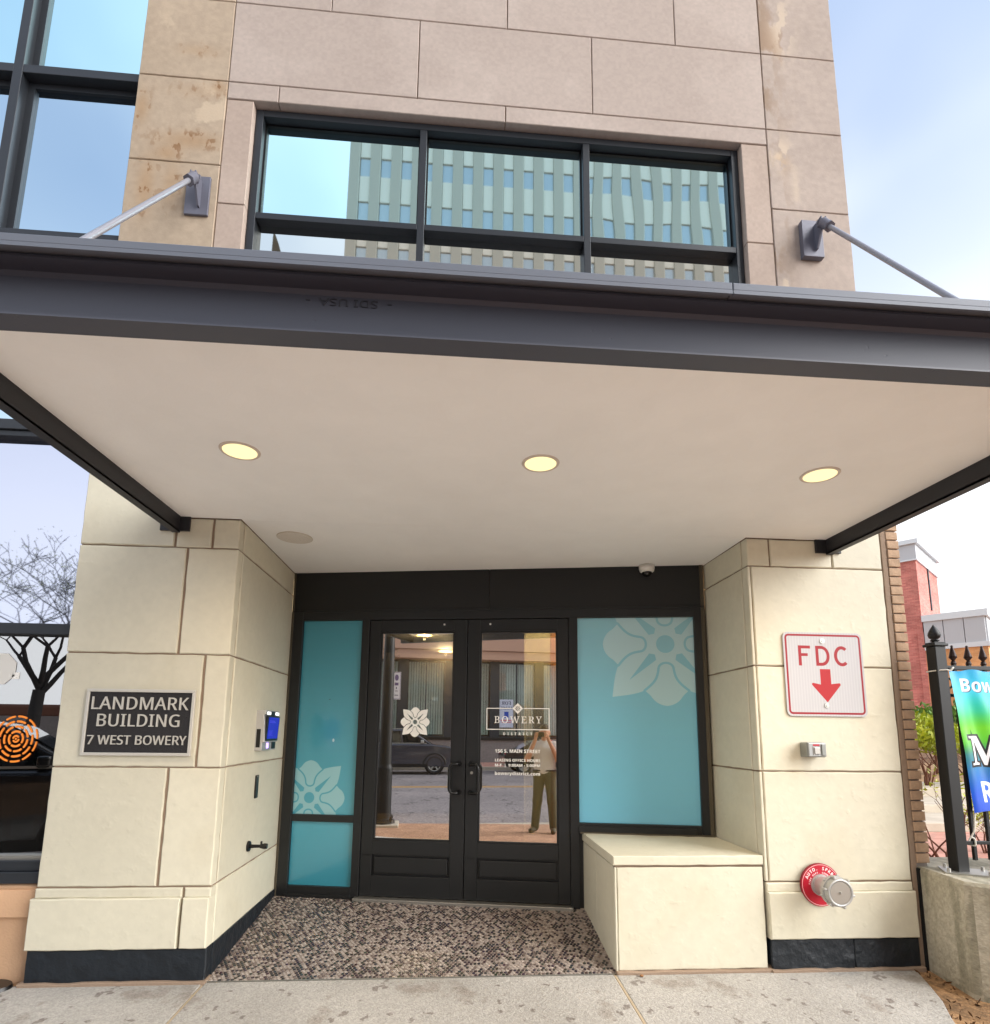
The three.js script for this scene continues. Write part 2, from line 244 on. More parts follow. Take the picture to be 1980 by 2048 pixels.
{ // curtain window at the left of the stone column
  const w = sub('curtain_window', bld), zf = -0.04, zg = -0.13;
  const xs = [-6.6, -5.5, -4.37, -3.24, -2.385], ys = [3.405, 4.815, 6.165, 7.5, 8.83];
  mesh('frame', [bx(-6.6, -2.385, 9.85, 9.9, -0.2, zf)], M.bronze_frame, w);
  for (const x of xs.slice(0, -1)) mesh('mullion', bx(x - 0.033, x + 0.033, 3.37, 9.85, -0.2, zf, 0.004), M.bronze_frame, w);
  for (let i = 0; i + 1 < xs.length; i++) for (let j = 0; j < ys.length; j++) {
    const a = xs[i] + 0.033, c = i === 3 ? xs[i + 1] : xs[i + 1] - 0.033, top = j + 1 < ys.length ? ys[j + 1] - 0.035 : 9.85;
    mesh('transom', bx(a, c, ys[j] - 0.035, ys[j] + 0.035, -0.2, zf - 0.002, 0.004), M.bronze_frame, w);
    mesh('sash', [bx(a, c, top - 0.05, top, zg, zg + 0.02), bx(a, a + 0.05, ys[j] + 0.035, top - 0.05, zg, zg + 0.02)], M.bronze_frame, w);
    mesh('pane', bx(a, c, ys[j] + 0.035, top, zg - 0.02, zg), j < 2 ? M.mirror_glass_blue : M.mirror_glass_cyan, w);
  }
  mesh('wall', bx(-7, -2.385, 3.3, 9.9, -1.6, -0.21), M.door_black, bld);
}
{ // cream piers: stones course by course
  const Y = [0.5212, 1.2085, 1.9, 2.591];
  const P = (x0, x1, y0, y1, z1 = 0, d = 0.075) => mesh('stone', slab(x0 + (x0 > -2.37 && x0 < -1.39 ? 0.008 : 0.005), x1 - (x1 < -1.4 ? 0.008 : 0.005), y0 + 0.0045, y1 - 0.0045, z1, d, 0.0022, 0.006), anyCream(), bld);
  // left pier
  for (const [a, c] of [[-2.38, -1.797], [-1.797, -1.566], [-1.566, -1.395]]) P(a, c, Y[3], a < -2 ? 3.3 : 2.79);
  stone(-1.797, -1.745, 2.79, 3.3, M.cream_paint);
  for (const [y0, y1, s] of [[Y[2], Y[3], -1.715], [Y[1], Y[2], -1.548], [Y[0], Y[1], -1.707]]) { P(-2.38, s, y0, y1); P(s, -1.395, y0, y1); }
  for (const [a, c] of [[-2.385, -1.553], [-1.553, -1.39]]) { P(a, c, 0.457, Y[0], 0.004); P(a - (a < -2 ? 0.012 : 0), c, 0.181, 0.468, 0.022, 0.097); }
  mesh('plinth', slab(-2.382, -1.392, -0.06, 0.182, 0.006, 0.085, 0.003, 0.006), M.black_plinth, bld);
  // right pier
  for (const [a, c] of [[2.0, 2.165], [2.165, 2.616], [2.616, 2.985]]) P(a, c, Y[3], a > 2.6 ? 3.3 : 2.79);
  stone(2.36, 2.616, 2.79, 3.3, M.cream_paint);
  for (let i = 0; i < 3; i++) { P(2.022, 2.985, Y[i], Y[i + 1]); mesh('stone', slab(2.001, 2.020, Y[i] + 0.006, Y[i + 1] - 0.006, -0.001, 0.072, 0.001, 0.004), M.cream_paint, bld); }
  P(2.0, 2.985, 0.457, Y[0], 0.004); P(2.0, 2.99, 0.181, 0.468, 0.022, 0.097);
  mesh('plinth', slab(2.012, 2.55, -0.08, 0.182, 0.006, 0.09, 0.003, 0.006), M.black_plinth, bld); mesh('plinth', slab(2.553, 2.988, -0.08, 0.18, 0.005, 0.09, 0.003, 0.006), M.black_plinth, bld);
  // recess side walls, one stone to a course, behind the corner joint
  const side = (x, dir, z0, z1, y0, y1) => { const g = slab(0.006, z1 - z0 - 0.006, y0 + 0.005, y1 - 0.005, 0, 0.03, 0.0018, 0.005); g.rotateY(dir > 0 ? Math.PI / 2 : -Math.PI / 2); g.translate(x, 0, dir > 0 ? z1 : z0); return boxUV(g.index ? g : g, rr(0, 5), rr(0, 5)); };
  const C = [0.16, ...Y, 2.795];
  for (let i = 0; i + 1 < C.length; i++) { mesh('stone', side(-1.396, 1, -1.32, -0.083, C[i], C[i + 1]), anyCream(), bld); mesh('stone', side(2.001, -1, -0.70, -0.083, C[i], C[i + 1]), M.cream_paint, bld); }
  mesh('baseboard', bx(-1.40, -1.386, -0.05, 0.182, -1.32, -0.082, 0.003), M.black_plinth, bld);
  mesh('mortar_band', bx(2.99, 3.028, -0.12, 3.3, -0.4, -0.006, 0.004), M.mortar, bld);
  mesh('base_sealant', [slab(-2.40, -1.38, -0.02, 0.012, 0.03, 0.1, 0.004), slab(1.03, 2.0, -0.02, 0.014, 0.02, 0.06, 0.004), slab(2.0, 3.0, -0.02, 0.012, 0.03, 0.1, 0.004)], M.mortar, bld);
}
{ // wall below the shop window
  mesh('sill', bx(-9, -2.40, 0.345, 0.50, -0.5, -0.045, 0.006), M.tan_stucco, bld);
  mesh('sill_slope', place(bx(-9, -2.40, -0.02, 0.0, -0.18, 0.0), { p: [0, 0.515, -0.042], r: [R(28), 0, 0] }), M.tan_stucco, bld);
  mesh('base_wall', bx(-9, -2.40, -0.2, 0.343, -0.5, -0.075, 0.004), M.tan_stucco, bld);
  mesh('wall', [bx(-9, -7.0, 0.5, 9.9, -1.6, -0.05), bx(-9, -8.99, -0.2, 9.9, -14, -1.6), bx(-9, 2.97, -0.2, 9.9, -14.2, -14)], M.tan_stucco, bld);
}
{ // lobby behind the glass doors
  mat('lobby_cream', { color: 0xe0cfa2, roughness: 0.8 }); mat('lobby_wood', { map: dataTex(256, (u, v) => mix3([178, 104, 28], [214, 140, 52], pf(u, v * 0.25, 24, 4, 301)), true, 1), roughness: 0.5 });
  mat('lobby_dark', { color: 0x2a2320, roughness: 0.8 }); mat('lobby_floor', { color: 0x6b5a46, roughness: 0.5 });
  mesh('lobby_floor', bx(-1.5, 2.1, -0.1, 0.128, -6, -1.36), M.lobby_floor, bld);
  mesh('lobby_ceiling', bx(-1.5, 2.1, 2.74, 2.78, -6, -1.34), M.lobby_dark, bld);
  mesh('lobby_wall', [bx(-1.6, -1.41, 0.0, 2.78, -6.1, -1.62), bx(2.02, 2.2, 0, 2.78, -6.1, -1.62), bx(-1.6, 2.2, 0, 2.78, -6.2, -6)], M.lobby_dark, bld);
  const lob = mat('lobby_lamp_glow', { color: 0x806a40, emissive: new THREE.Color(1, 0.72, 0.34), emissiveIntensity: 1.6 });
  for (const [x, y, z] of [[-0.4, 2.738, -4.05], [-0.13, 2.738, -5.6]]) { mesh('ceiling_lamp', cyl(0.11, 0.11, 0.01, 32).translate(x, y - 0.006, z), lob, bld); const l = new THREE.PointLight(new THREE.Color(1, 0.74, 0.42), 16, 0, 2); l.position.set(x, y - 0.06, z); l.castShadow = true; scene.add(l); }
  { mesh('ceiling_lamp', cyl(0.11, 0.11, 0.01, 32).translate(1.0, 2.732, -2.1), lob, bld); const l = new THREE.PointLight(new THREE.Color(1, 0.78, 0.50), 4.5, 0, 2); l.position.set(1.0, 2.67, -2.1); l.castShadow = true; scene.add(l); }
  mesh('lobby_partition', bx(0.82, 1.10, 0.128, 2.74, -2.9, -2.75), M.lobby_cream, bld);
  mesh('lobby_column', bx(1.102, 1.45, 0.128, 2.74, -2.88, -2.7), M.lobby_wood, bld);
}

// ================================================================= GROUND
{
  mesh('ground', new THREE.CircleGeometry(420, 64).rotateX(-Math.PI / 2).translate(0, -0.42, 0), M.dirt).userData.kind = 'structure';
  const sw = thing('sidewalk', null, null); sw.userData.kind = 'structure';
  const gy = (z) => -0.035 * z - 0.002;
  const flat = (pts, top, th = 0.1) => { // slab with a plan outline (x, z) on the falling pavement
    const s = new THREE.Shape(pts.map(([x, z]) => new THREE.Vector2(x, -z)));
    let g = new THREE.ExtrudeGeometry(s, { depth: th, steps: 1, bevelEnabled: true, bevelThickness: 0.004, bevelSize: 0.005, bevelOffset: -0.005, bevelSegments: 1 });
    g.rotateX(-Math.PI / 2); g.translate(0, -th - 0.004, 0); const p = g.attributes.position; for (let i = 0; i < p.count; i++) p.setY(i, p.getY(i) + gy(p.getZ(i)) + top); g.computeVertexNormals(); return boxUV(g);
  };
  const curbZ = (x) => 4.3 + (x + 2.9) * 0.4663 - 0.4;
  const X = [-9, -6.2, -3.8, -1.392, 1.016];
  for (let i = 0; i + 1 < X.length; i++) { const a = X[i] + 0.008, b = X[i + 1] - 0.008; const f = a < -2.5 ? 0.0 : 0.004; mesh('slab', flat([[a, i < 2 ? -0.06 : f], [b, i < 2 ? -0.06 : f], [b, 0.78], [a, 0.78]], 0), M.pavement, sw); mesh('slab', flat([[a, 0.79], [b, 0.79], [b, 2.4], [a, 2.4]], 0), M.bounce_pavement, sw); if (curbZ(a) > 2.5) mesh('slab', flat([[a, 2.414], [b, 2.414], [b, curbZ(b)], [a, curbZ(a)]], 0), M.tan_paving, sw); }
  mesh('slab', flat([[1.024, 0.004], [2.93, 0.03], [2.86, 0.2], [2.77, 0.4], [2.66, 0.58], [2.56, 0.78], [1.024, 0.78]], 0), M.pavement, sw); mesh('slab', flat([[1.024, 0.79], [2.555, 0.79], [2.47, 1.1], [2.45, 1.6], [2.47, 2.4], [1.024, 2.4]], 0), M.bounce_pavement, sw);
  mesh('slab', flat([[1.024, 2.414], [2.47, 2.414], [2.5, 3], [2.9, 4.4], [2.9, curbZ(2.9)], [1.024, curbZ(1.024)]], 0), M.tan_paving, sw);
  mesh('slab', flat([[2.6, 3.2], [12, 3.2], [12, curbZ(12)], [2.92, curbZ(2.92)], [2.92, 4.4]], -0.004), M.tan_paving, sw);
  mesh('joint', [flat([[-1.4, 0.02], [-1.384, 0.02], [-1.384, 4.4], [-1.4, 4.4]], -0.004), flat([[1.008, 0.0], [1.032, 0.0], [1.032, 5.4], [1.008, 5.4]], -0.003)], M.joint_sealant, sw);
  mesh('bed', flat([[2.3, -0.3], [9, -0.3], [9, 3.3], [2.3, 3.3]], -0.012), M.dirt, sw);
  mesh('curb_edge', flat([[-9, -0.3], [-2.3, -0.3], [-2.3, 0.05], [-9, 0.05]], -0.02), M.dirt, sw);
  // mosaic floor of the recess, climbing to the doors
  const fl = thing('mosaic_floor', null, null); fl.userData.kind = 'structure';
  const zd = (x) => -1.285 + (x + 1.388) * 0.18557, hy = (x, z) => 0.131 * Math.min(1, Math.max(0, z / zd(x)));
  const g = new THREE.PlaneGeometry(1, 1, 24, 12); const p = g.attributes.position;
  for (let i = 0; i < p.count; i++) { const u = p.getX(i) + 0.5, w = p.getY(i) + 0.5, x = -1.40 + u * 2.46; const z = w * (zd(x) - 0.03); p.setXYZ(i, x, hy(x, z) - 0.002, z); }
  g.computeVertexNormals(); mat('grout', { color: 0x9a8f87, roughness: 0.9, bumpMap: bumpFine, bumpScale: 0.002, side: THREE.DoubleSide }); mesh('grout', boxUV(g), M.grout, fl);
  const tg = new THREE.CylinderGeometry(0.0089, 0.0099, 0.003, 8), tm = mat('mosaic_tile', { color: 0xffffff, roughness: 0.35 });
  const list = []; const px = 0.0240, pz = 0.0208;
  for (let r = 0; r * pz < 1.3; r++) for (let k = 0; k < 110; k++) { const x = -1.385 + k * px + (r % 2 ? px / 2 : 0), z = -0.016 - r * pz; if (x > 1.04 || z < zd(x) + 0.02) continue; list.push([x, z]); }
  const im = new THREE.InstancedMesh(tg, tm, list.length), m4 = new THREE.Matrix4(), q = new THREE.Quaternion(), col = new THREE.Color();
  list.forEach(([x, z], i) => {
    const slope = 0.131 / -zd(x); q.setFromEuler(new THREE.Euler(Math.atan(slope) + rr(-0.012, 0.012), 0, rr(-0.012, 0.012)));
    m4.compose(new THREE.Vector3(x, hy(x, z) + rr(-0.0003, 0.0004), z), q, new THREE.Vector3(1, 1, 1)); im.setMatrixAt(i, m4);
    const f = fbm3(x * 7, z * 7, 4, 3), t = rnd(); const dark = t < 0.42 + (f - 0.5) * 0.3;
    const c = dark ? [rr(34, 58), rr(31, 50), rr(34, 54)] : t > 0.82 ? mix3([96, 84, 80], [124, 110, 104], rnd()) : mix3([142, 131, 124], [168, 157, 149], rnd()); col.setRGB(c[0] / 255, c[1] / 255, c[2] / 255, THREE.SRGBColorSpace); im.setColorAt(i, col);
  });
  im.name = 'mosaic_tiles'; im.userData.kind = 'stuff'; im.castShadow = im.receiveShadow = true; fl.add(im);
  mesh('edge_trim', bx(-1.385, 1.02, -0.02, 0.001, -0.006, 0.0), M.aluminium, fl);
}

// ================================================================= CANOPY
{
  const c = thing('entrance_canopy', 'flat dark steel canopy with pale soffit and three lit downlights over the doors', 'canopy');
  const x0 = -1.77, x1 = 2.57, CE = 2.79;
  mesh('soffit', bx(-1.768, 2.568, 2.791, 2.83, 0.003, 1.922), M.soffit_paint, c);
  mesh('recess_soffit', bx(-1.393, 1.999, 2.7905, 2.83, -1.30, 0.0025), M.soffit_paint, c);
  const fz = 1.925, y0 = 2.69, y1 = 2.905;
  const f = sub('fascia', c);
  { // channel, its flanges turned outwards
    const s = new THREE.Shape(); const toe = 1.992, tk = 0.011;
    [[fz - 0.01, y0], [toe, y0 + 0.004], [toe, y0 + tk], [fz + 0.012, y0 + tk + 0.004], [fz, y0 + tk + 0.016], [fz, y1 - tk - 0.016], [fz + 0.012, y1 - tk - 0.004], [toe, y1 - tk], [toe, y1 - 0.002], [fz - 0.01, y1]].forEach(([z, y], i) => (i ? s.lineTo(z, y) : s.moveTo(z, y)));
    const g = new THREE.ExtrudeGeometry(s, { depth: 4.66, bevelEnabled: false }); g.rotateY(-Math.PI / 2); g.translate(2.70, 0, 0); g.computeVertexNormals(); g.scale(1, 1, 1);
    // rotateY(-90deg) maps shape x to world z and depth to world -x
    mesh('channel', boxUV(g), M.canopy_steel, f);
  }
  const cop = (a, b) => mesh('coping', [bx(a, b, 2.912, 2.940, 1.80, 2.030, 0.003), bx(a, b, 2.898, 2.912, 2.020, 2.030)], M.coping_metal, f);
  cop(-1.98, 0.905); cop(0.908, 2.72);
  for (const [xa, xb, nm] of [[x0 - 0.046, x0, 1], [x1, x1 + 0.046, -1]]) {
    const inner = nm > 0 ? xb : xa;
    mesh('side_beam', [bx(nm > 0 ? inner - 0.012 : inner, nm > 0 ? inner : inner + 0.012, y0 - 0.002, 2.9, 0.006, fz - 0.012), bx(xa, xb, y0 - 0.005, y0 + 0.009, 0.006, fz - 0.012), bx(xa, xb, 2.89, 2.903, 0.006, fz - 0.012)], M.beam_steel, c);
    mesh('bearing_plate', bx((xa + xb) / 2 - 0.1, (xa + xb) / 2 + 0.085, 2.695, 2.91, 0.002, 0.016, 0.003), M.beam_steel, c);
  }
  mesh('roof_deck', bx(-1.765, 2.565, 2.86, 2.905, 0.005, 1.9), M.coping_metal, c);
  const font = await new FontLoader().loadAsync('fonts/droid/droid_sans_regular.typeface.json');
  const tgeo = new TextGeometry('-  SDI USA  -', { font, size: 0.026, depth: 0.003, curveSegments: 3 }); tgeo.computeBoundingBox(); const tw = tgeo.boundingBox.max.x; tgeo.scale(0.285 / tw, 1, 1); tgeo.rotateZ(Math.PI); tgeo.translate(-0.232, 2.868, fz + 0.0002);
  mesh('mill_mark', tgeo, M.mill_mark_shade, f);
  // recessed downlights
  const glow = mat('downlight_glow', { color: 0x70603c, emissive: new THREE.Color(1.0, 0.80, 0.40), emissiveIntensity: 0.82, roughness: 0.6 });
  [[-1.067, 0.958], [0.419, 0.968], [1.893, 0.979]].forEach(([x, z]) => {
    const d = sub('downlight', c);
    const ring = new THREE.LatheGeometry([[0.079, 0.004], [0.081, -0.004], [0.092, -0.004], [0.096, 0.0], [0.096, 0.003]].map(([a, b]) => new THREE.Vector2(a, b)), 40); ring.translate(x, CE, z); mesh('trim', ring, mat('downlight_trim', { color: 0xcbbdb2, roughness: 0.4 }), d);
    mesh('lens', cyl(0.08, 0.08, 0.003, 40).translate(x, CE - 0.0018, z), glow, d);
    const l = new THREE.SpotLight(new THREE.Color(1, 0.78, 0.52), 4, 0, R(78), 0.9, 2); l.position.set(x, CE - 0.012, z); l.target.position.set(x, 0, z); l.shadow.radius = 4; l.castShadow = true; scene.add(l, l.target);
  });
  // hanger rods from wall plates down to the canopy
  [[-1.866, -1], [2.648, 1]].forEach(([x, sgn]) => {
    const h = sub('hanger', c); const px = sgn < 0 ? -1.866 : 2.648, rx = sgn < 0 ? -1.80 : 2.592;
    mesh('wall_plate', bx(px - 0.087, px + 0.075, 5.003, 5.312, 0.002, sgn < 0 ? 0.02 : 0.045, 0.003), M.bracket_steel, h);
    const zf = sgn < 0 ? 0.02 : 0.045;
    const s = new THREE.Shape(); [[0, 0.06], [0.075, 0.055], [0.105, 0.02], [0.1, -0.015], [0.02, -0.15], [0, -0.15]].forEach(([z, y], i) => (i ? s.lineTo(z, y) : s.moveTo(z, y)));
    const gus = new THREE.ExtrudeGeometry(s, { depth: 0.014, bevelEnabled: false }); gus.rotateY(-Math.PI / 2); gus.translate(px + 0.02, 5.205, zf);
    mesh('gusset', boxUV(gus), M.bracket_steel, h);
    const A = [px + 0.012, 5.215, zf + 0.085], B = [rx, 2.9, 1.70], D = new THREE.Vector3(...B).sub(new THREE.Vector3(...A)).normalize(), at = (t) => [A[0] + D.x * t, A[1] + D.y * t, A[2] + D.z * t];
    mesh('clevis', [bar([A[0] - 0.035, A[1], A[2]], [A[0] + 0.035, A[1], A[2]], 0.014), bx(A[0] - 0.026, A[0] - 0.014, A[1] - 0.03, A[1] + 0.025, A[2] - 0.025, A[2] + 0.03, 0.004), bx(A[0] + 0.006, A[0] + 0.018, A[1] - 0.03, A[1] + 0.025, A[2] - 0.025, A[2] + 0.03, 0.004), bar(at(0.02), at(0.12), 0.034, 0.031, 16), bar(at(0.12), at(0.145), 0.037, 0.037, 6)], M.bracket_steel, h);
    mesh('rod', bar(at(0.12), B, 0.0155, 0.0155, 16), M.rod_steel, h);
    mesh('lower_clevis', [bar(at(new THREE.Vector3(...B).distanceTo(new THREE.Vector3(...A)) - 0.1), B, 0.026), bx(rx - 0.006, rx + 0.006, 2.9, 3.0, 1.64, 1.76)], M.bracket_steel, h);
  });
}

// ================================================================= ENTRANCE STOREFRONT (turned 10.5 degrees)
// the rosette: pointed leaves on the diagonals, scalloped bells on the axes, a ring in the middle
function rosette(x, cx, cy, r, fill) {
  const k = r / 198, oc = document.createElement('canvas'); const S = Math.ceil(r * 2.7); oc.width = oc.height = S; const o = oc.getContext('2d');
  o.translate(S / 2, S / 2); o.scale(k, k); o.fillStyle = fill; o.strokeStyle = '#000'; o.lineJoin = 'round';
  const bell = () => { o.beginPath(); o.moveTo(-20, -80); o.bezierCurveTo(-24, -110, -30, -125, -66, -152); o.bezierCurveTo(-58, -160, -52, -164, -47, -172); o.bezierCurveTo(-34, -192, -14, -198, 0, -199); o.bezierCurveTo(14, -198, 34, -192, 47, -172); o.bezierCurveTo(52, -164, 58, -160, 66, -152); o.bezierCurveTo(30, -125, 24, -110, 20, -80); o.bezierCurveTo(18, -60, -18, -60, -20, -80); o.closePath(); };
  for (let i = 0; i < 4; i++) { // leaves point along the diagonals
    o.save(); o.rotate(Math.PI / 4 + (i * Math.PI) / 2);
    o.beginPath(); o.moveTo(0, -20); o.lineTo(-40, -40); o.bezierCurveTo(-44, -70, -58, -92, -62, -118); o.bezierCurveTo(-68, -162, -28, -204, 0, -242); o.bezierCurveTo(28, -204, 68, -162, 62, -118); o.bezierCurveTo(58, -92, 44, -70, 40, -40); o.closePath(); o.fill(); o.restore();
  }
  o.beginPath(); o.arc(0, 0, 62, 0, 7); o.fill();
  o.globalCompositeOperation = 'destination-out';
  for (let i = 0; i < 4; i++) { o.save(); o.rotate((i * Math.PI) / 2); bell(); o.fill(); o.lineWidth = 15; o.stroke(); o.restore(); }
  for (let i = 0; i < 4; i++) { o.save(); o.rotate(Math.PI / 4 + (i * Math.PI) / 2); o.beginPath(); o.moveTo(-15, -58); o.lineTo(0, -165); o.lineTo(15, -58); o.lineTo(0, -48); o.fill(); o.restore(); }
  o.beginPath(); o.arc(0, 0, 29, 0, 7); o.fill();
  o.globalCompositeOperation = 'source-over';
  for (let i = 0; i < 4; i++) { o.save(); o.rotate((i * Math.PI) / 2); bell(); o.fill(); o.restore(); }
  x.drawImage(oc, cx - S / 2, cy - S / 2);
}
{
  const e = thing('entrance_storefront', 'black framed glass entrance with double doors and frosted blue side panels', 'entrance');
  e.position.set(-1.388, 0, -1.285); e.rotation.y = -R(10.513);
  const D = M.door_black;
  for (const [a, b] of [[0.0, 1.703], [1.706, 3.43]]) mesh('header_panel', bx(a, b, 2.456, 2.789, -0.05, 0.0, 0.002), M.header_black, e);
  mesh('frame', [
    bx(0.0, 0.097, 0.10, 2.452, -0.12, 0.0, 0.003), bx(0.097, 3.345, 2.37, 2.452, -0.12, -0.002, 0.003), bx(0.0, 3.43, 2.440, 2.455, -0.05, 0.006, 0.002), bx(0.622, 0.688, 0.11, 2.37, -0.12, -0.001, 0.003), bx(0.097, 0.622, 0.135, 0.212, -0.12, -0.002, 0.003), bx(0.08, 0.64, 0.12, 0.15, -0.05, 0.012, 0.002),
    bx(0.097, 0.622, 0.708, 0.763, -0.12, -0.002, 0.003), bx(2.356, 2.426, 0.11, 2.37, -0.12, -0.001, 0.003), bx(2.426, 3.343, 0.69, 0.757, -0.12, -0.002, 0.003), bx(2.42, 3.30, 0.688, 0.735, -0.05, 0.014, 0.003), bx(3.343, 3.43, 0.60, 2.44, -0.12, 0.0, 0.003),
    bx(2.4, 3.43, 0.0, 0.69, -0.3, -0.03)], D, e);
  mesh('gap_light_stop', [bx(1.512, 1.540, 0.152, 2.368, -0.078, -0.0635), bx(2.344, 2.366, 0.152, 2.368, -0.078, -0.0635), bx(0.680, 0.702, 0.152, 2.368, -0.078, -0.0635), bx(0.68, 2.366, 2.355, 2.385, -0.090, -0.0785), bx(0.68, 2.366, 0.147, 0.165, -0.090, -0.0785)], M.header_black, e);  // added black strips behind the leaf gaps, blocking lobby light leaking through
  // frosted film with a tone on tone print
  const film = (w, h, c0, c1, dr) => canvasTex(Math.round(w * 560), Math.round(h * 560), (x, W, H) => { const g = x.createLinearGradient(0, 0, 0, H); g.addColorStop(0, c0); g.addColorStop(1, c1); x.fillStyle = g; x.fillRect(0, 0, W, H); if (dr) dr(x, W, H, 560); });
  const panel = (nm, u0, u1, v0, v1, tex) => { const g = new THREE.PlaneGeometry(u1 - u0, v1 - v0); g.translate((u0 + u1) / 2, (v0 + v1) / 2, -0.030); const m = mat(nm + '_film', { map: tex, roughness: 0.32, clearcoat: 1, clearcoatRoughness: 0.14 }, true); mesh('frosted_pane', [boxKeep(bxT(u0, u1, v0, v1, -0.045, -0.0305)), g], m, e); };
  function bxT(a, b, c, d, z0, z1) { const g = new THREE.BoxGeometry(b - a, d - c, z1 - z0); g.translate((a + b) / 2, (c + d) / 2, (z0 + z1) / 2); return g; } function boxKeep(g) { return g; }
  const px = (u0, v1, S) => (u, v) => [(u - u0) * S, (v1 - v) * S];
  panel('upper_left', 0.097, 0.622, 0.763, 2.368, film(0.525, 1.605, '#3a8ea1', '#4aa3b9', (x, W, H, S) => { const f = px(0.097, 2.368, S)(0.229, 0.893); rosette(x, f[0], f[1], 0.30 * S, '#8fc3cc'); x.fillStyle = '#1d4f5c'; const k = px(0.097, 2.368, S)(0.353, 1.70); x.fillRect(k[0], k[1], 8, 3); x.fillStyle = '#bcd8dc'; const q = px(0.097, 2.368, S)(0.41, 1.36); x.beginPath(); x.ellipse(q[0], q[1], 5, 8, 0, 0, 7); x.fill(); }));
  panel('lower_left', 0.097, 0.622, 0.212, 0.708, film(0.525, 0.496, '#4aa3b9', '#348ca3'));
  panel('right', 2.426, 3.343, 0.757, 2.368, film(0.917, 1.611, '#8cc6d4', '#70c0de', (x, W, H, S) => { const f = px(2.426, 2.368, S)(3.122, 2.152); rosette(x, f[0], f[1], 0.49 * S, '#b0d6de'); }));
  mesh('threshold', [bx(0.66, 2.372, 0.10, 0.147, -0.10, 0.05, 0.004), bx(0.66, 2.372, 0.145, 0.152, -0.07, -0.045)], M.aluminium, e);
  mesh('sealant', [bx(-0.005, 0.012, 0.12, 2.79, -0.02, 0.006, 0.003), bx(3.40, 3.43, 0.66, 2.79, -0.02, 0.006, 0.003), bx(2.43, 3.43, 0.678, 0.692, -0.02, 0.02, 0.004)], mat('sealant_brown', { color: 0x4d4638, roughness: 0.8 }), e);
  const z0 = -0.062, z1 = -0.014;
  function leaf(u0, u1, g0, g1, p0, p1, hs) {
    const d = sub('door', e), v0 = 0.153, v1 = 2.366;
    mesh('leaf_frame', [bx(u0, g0, v0, v1, z0, z1, 0.003), bx(g1, u1, v0, v1, z0, z1, 0.003), bx(g0, g1, 2.268, v1, z0, z1, 0.003), bx(g0, g1, 0.468, 0.580, z0, z1, 0.003), bx(g0, g1, v0, 0.310, z0, z1, 0.003), bx(g0, g1, 0.31, 0.468, z0, z1 - 0.026), bx(u0, g0, 0.46, 0.47, z0, z1)], D, d);
    const bead = (a, b, c, f, w, zz) => [bx(a, b, f - w, f, z0, zz, 0.002), bx(a, b, c, c + w, z0, zz, 0.002), bx(a, a + w, c + w, f - w, z0, zz, 0.002), bx(b - w, b, c + w, f - w, z0, zz, 0.002)];
    mesh('glazing_bead', bead(g0, g1, 0.58, 2.268, 0.014, z1 - 0.010), D, d);
    mesh('kick_panel', [bx(g0 + 0.018, g1 - 0.018, 0.328, 0.450, z0, z1 - 0.006, 0.005)], D, d);
    mesh('pane', bx(g0 + 0.013, g1 - 0.013, 0.593, 2.255, -0.0405, -0.0345), M.door_glass, d);
    const hu = hs > 0 ? 1.477 : 1.567, bow = -hs * 0.068, zh = z1;
    mesh('handle', [tube([[hu, 1.186, zh], [hu + bow * 0.15, 1.188, zh + 0.045], [hu + bow * 0.75, 1.184, zh + 0.066], [hu + bow, 1.155, zh + 0.068], [hu + bow, 1.075, zh + 0.068], [hu + bow, 0.995, zh + 0.068], [hu + bow * 0.75, 0.966, zh + 0.066], [hu + bow * 0.15, 0.962, zh + 0.045], [hu, 0.964, zh]], 0.0125, 12, 60), place(cyl(0.019, 0.021, 0.012, 18), { p: [hu, 1.186, zh + 0.005], r: [R(90), 0, 0] }), place(cyl(0.019, 0.021, 0.012, 18), { p: [hu, 0.964, zh + 0.005], r: [R(90), 0, 0] })], M.handle_black, d);
    return d;
  }
  const L = leaf(0.691, 1.523, 0.784, 1.414, 0.778, 1.431, 1), Rr = leaf(1.529, 2.354, 1.629, 2.264, 1.62, 2.274, -1);
  for (const [d, u] of [[L, 1.327], [Rr, 1.713]]) mesh('sticker_dot', place(cyl(0.0085, 0.0085, 0.002, 18), { p: [u, 2.325, z1 + 0.001], r: [R(90), 0, 0] }), M.vinyl_white, d);
  mesh('lock_cylinder', [place(cyl(0.011, 0.012, 0.01, 20), { p: [1.577, 1.118, z1 + 0.004], r: [R(90), 0, 0] }), bx(1.575, 1.579, 1.111, 1.125, z1 + 0.009, z1 + 0.0105)], M.aluminium, Rr);
  // vinyl lettering on the glass
  const decal = (nm, parent, u0, u1, v0, v1, S, draw) => {
    const t = canvasTex(Math.round((u1 - u0) * S), Math.round((v1 - v0) * S), (x, W, H) => { x.clearRect(0, 0, W, H); draw(x, W, H); });
    const m = mat('vinyl_' + numbered(nm), { map: t, transparent: true, alphaTest: 0.5, roughness: 0.6 }); const g = new THREE.PlaneGeometry(u1 - u0, v1 - v0); g.translate((u0 + u1) / 2, (v0 + v1) / 2, -0.0338); mesh(nm, g, m, parent);
  };
  decal('vinyl_rosette', L, 0.955, 1.239, 1.374, 1.658, 1500, (x, W, H) => rosette(x, W / 2, H / 2, W * 0.425, '#f4f3ee'));
  const zp = 0.000637, S = 1570 * 1.0; // zoomed photograph pixel -> metres
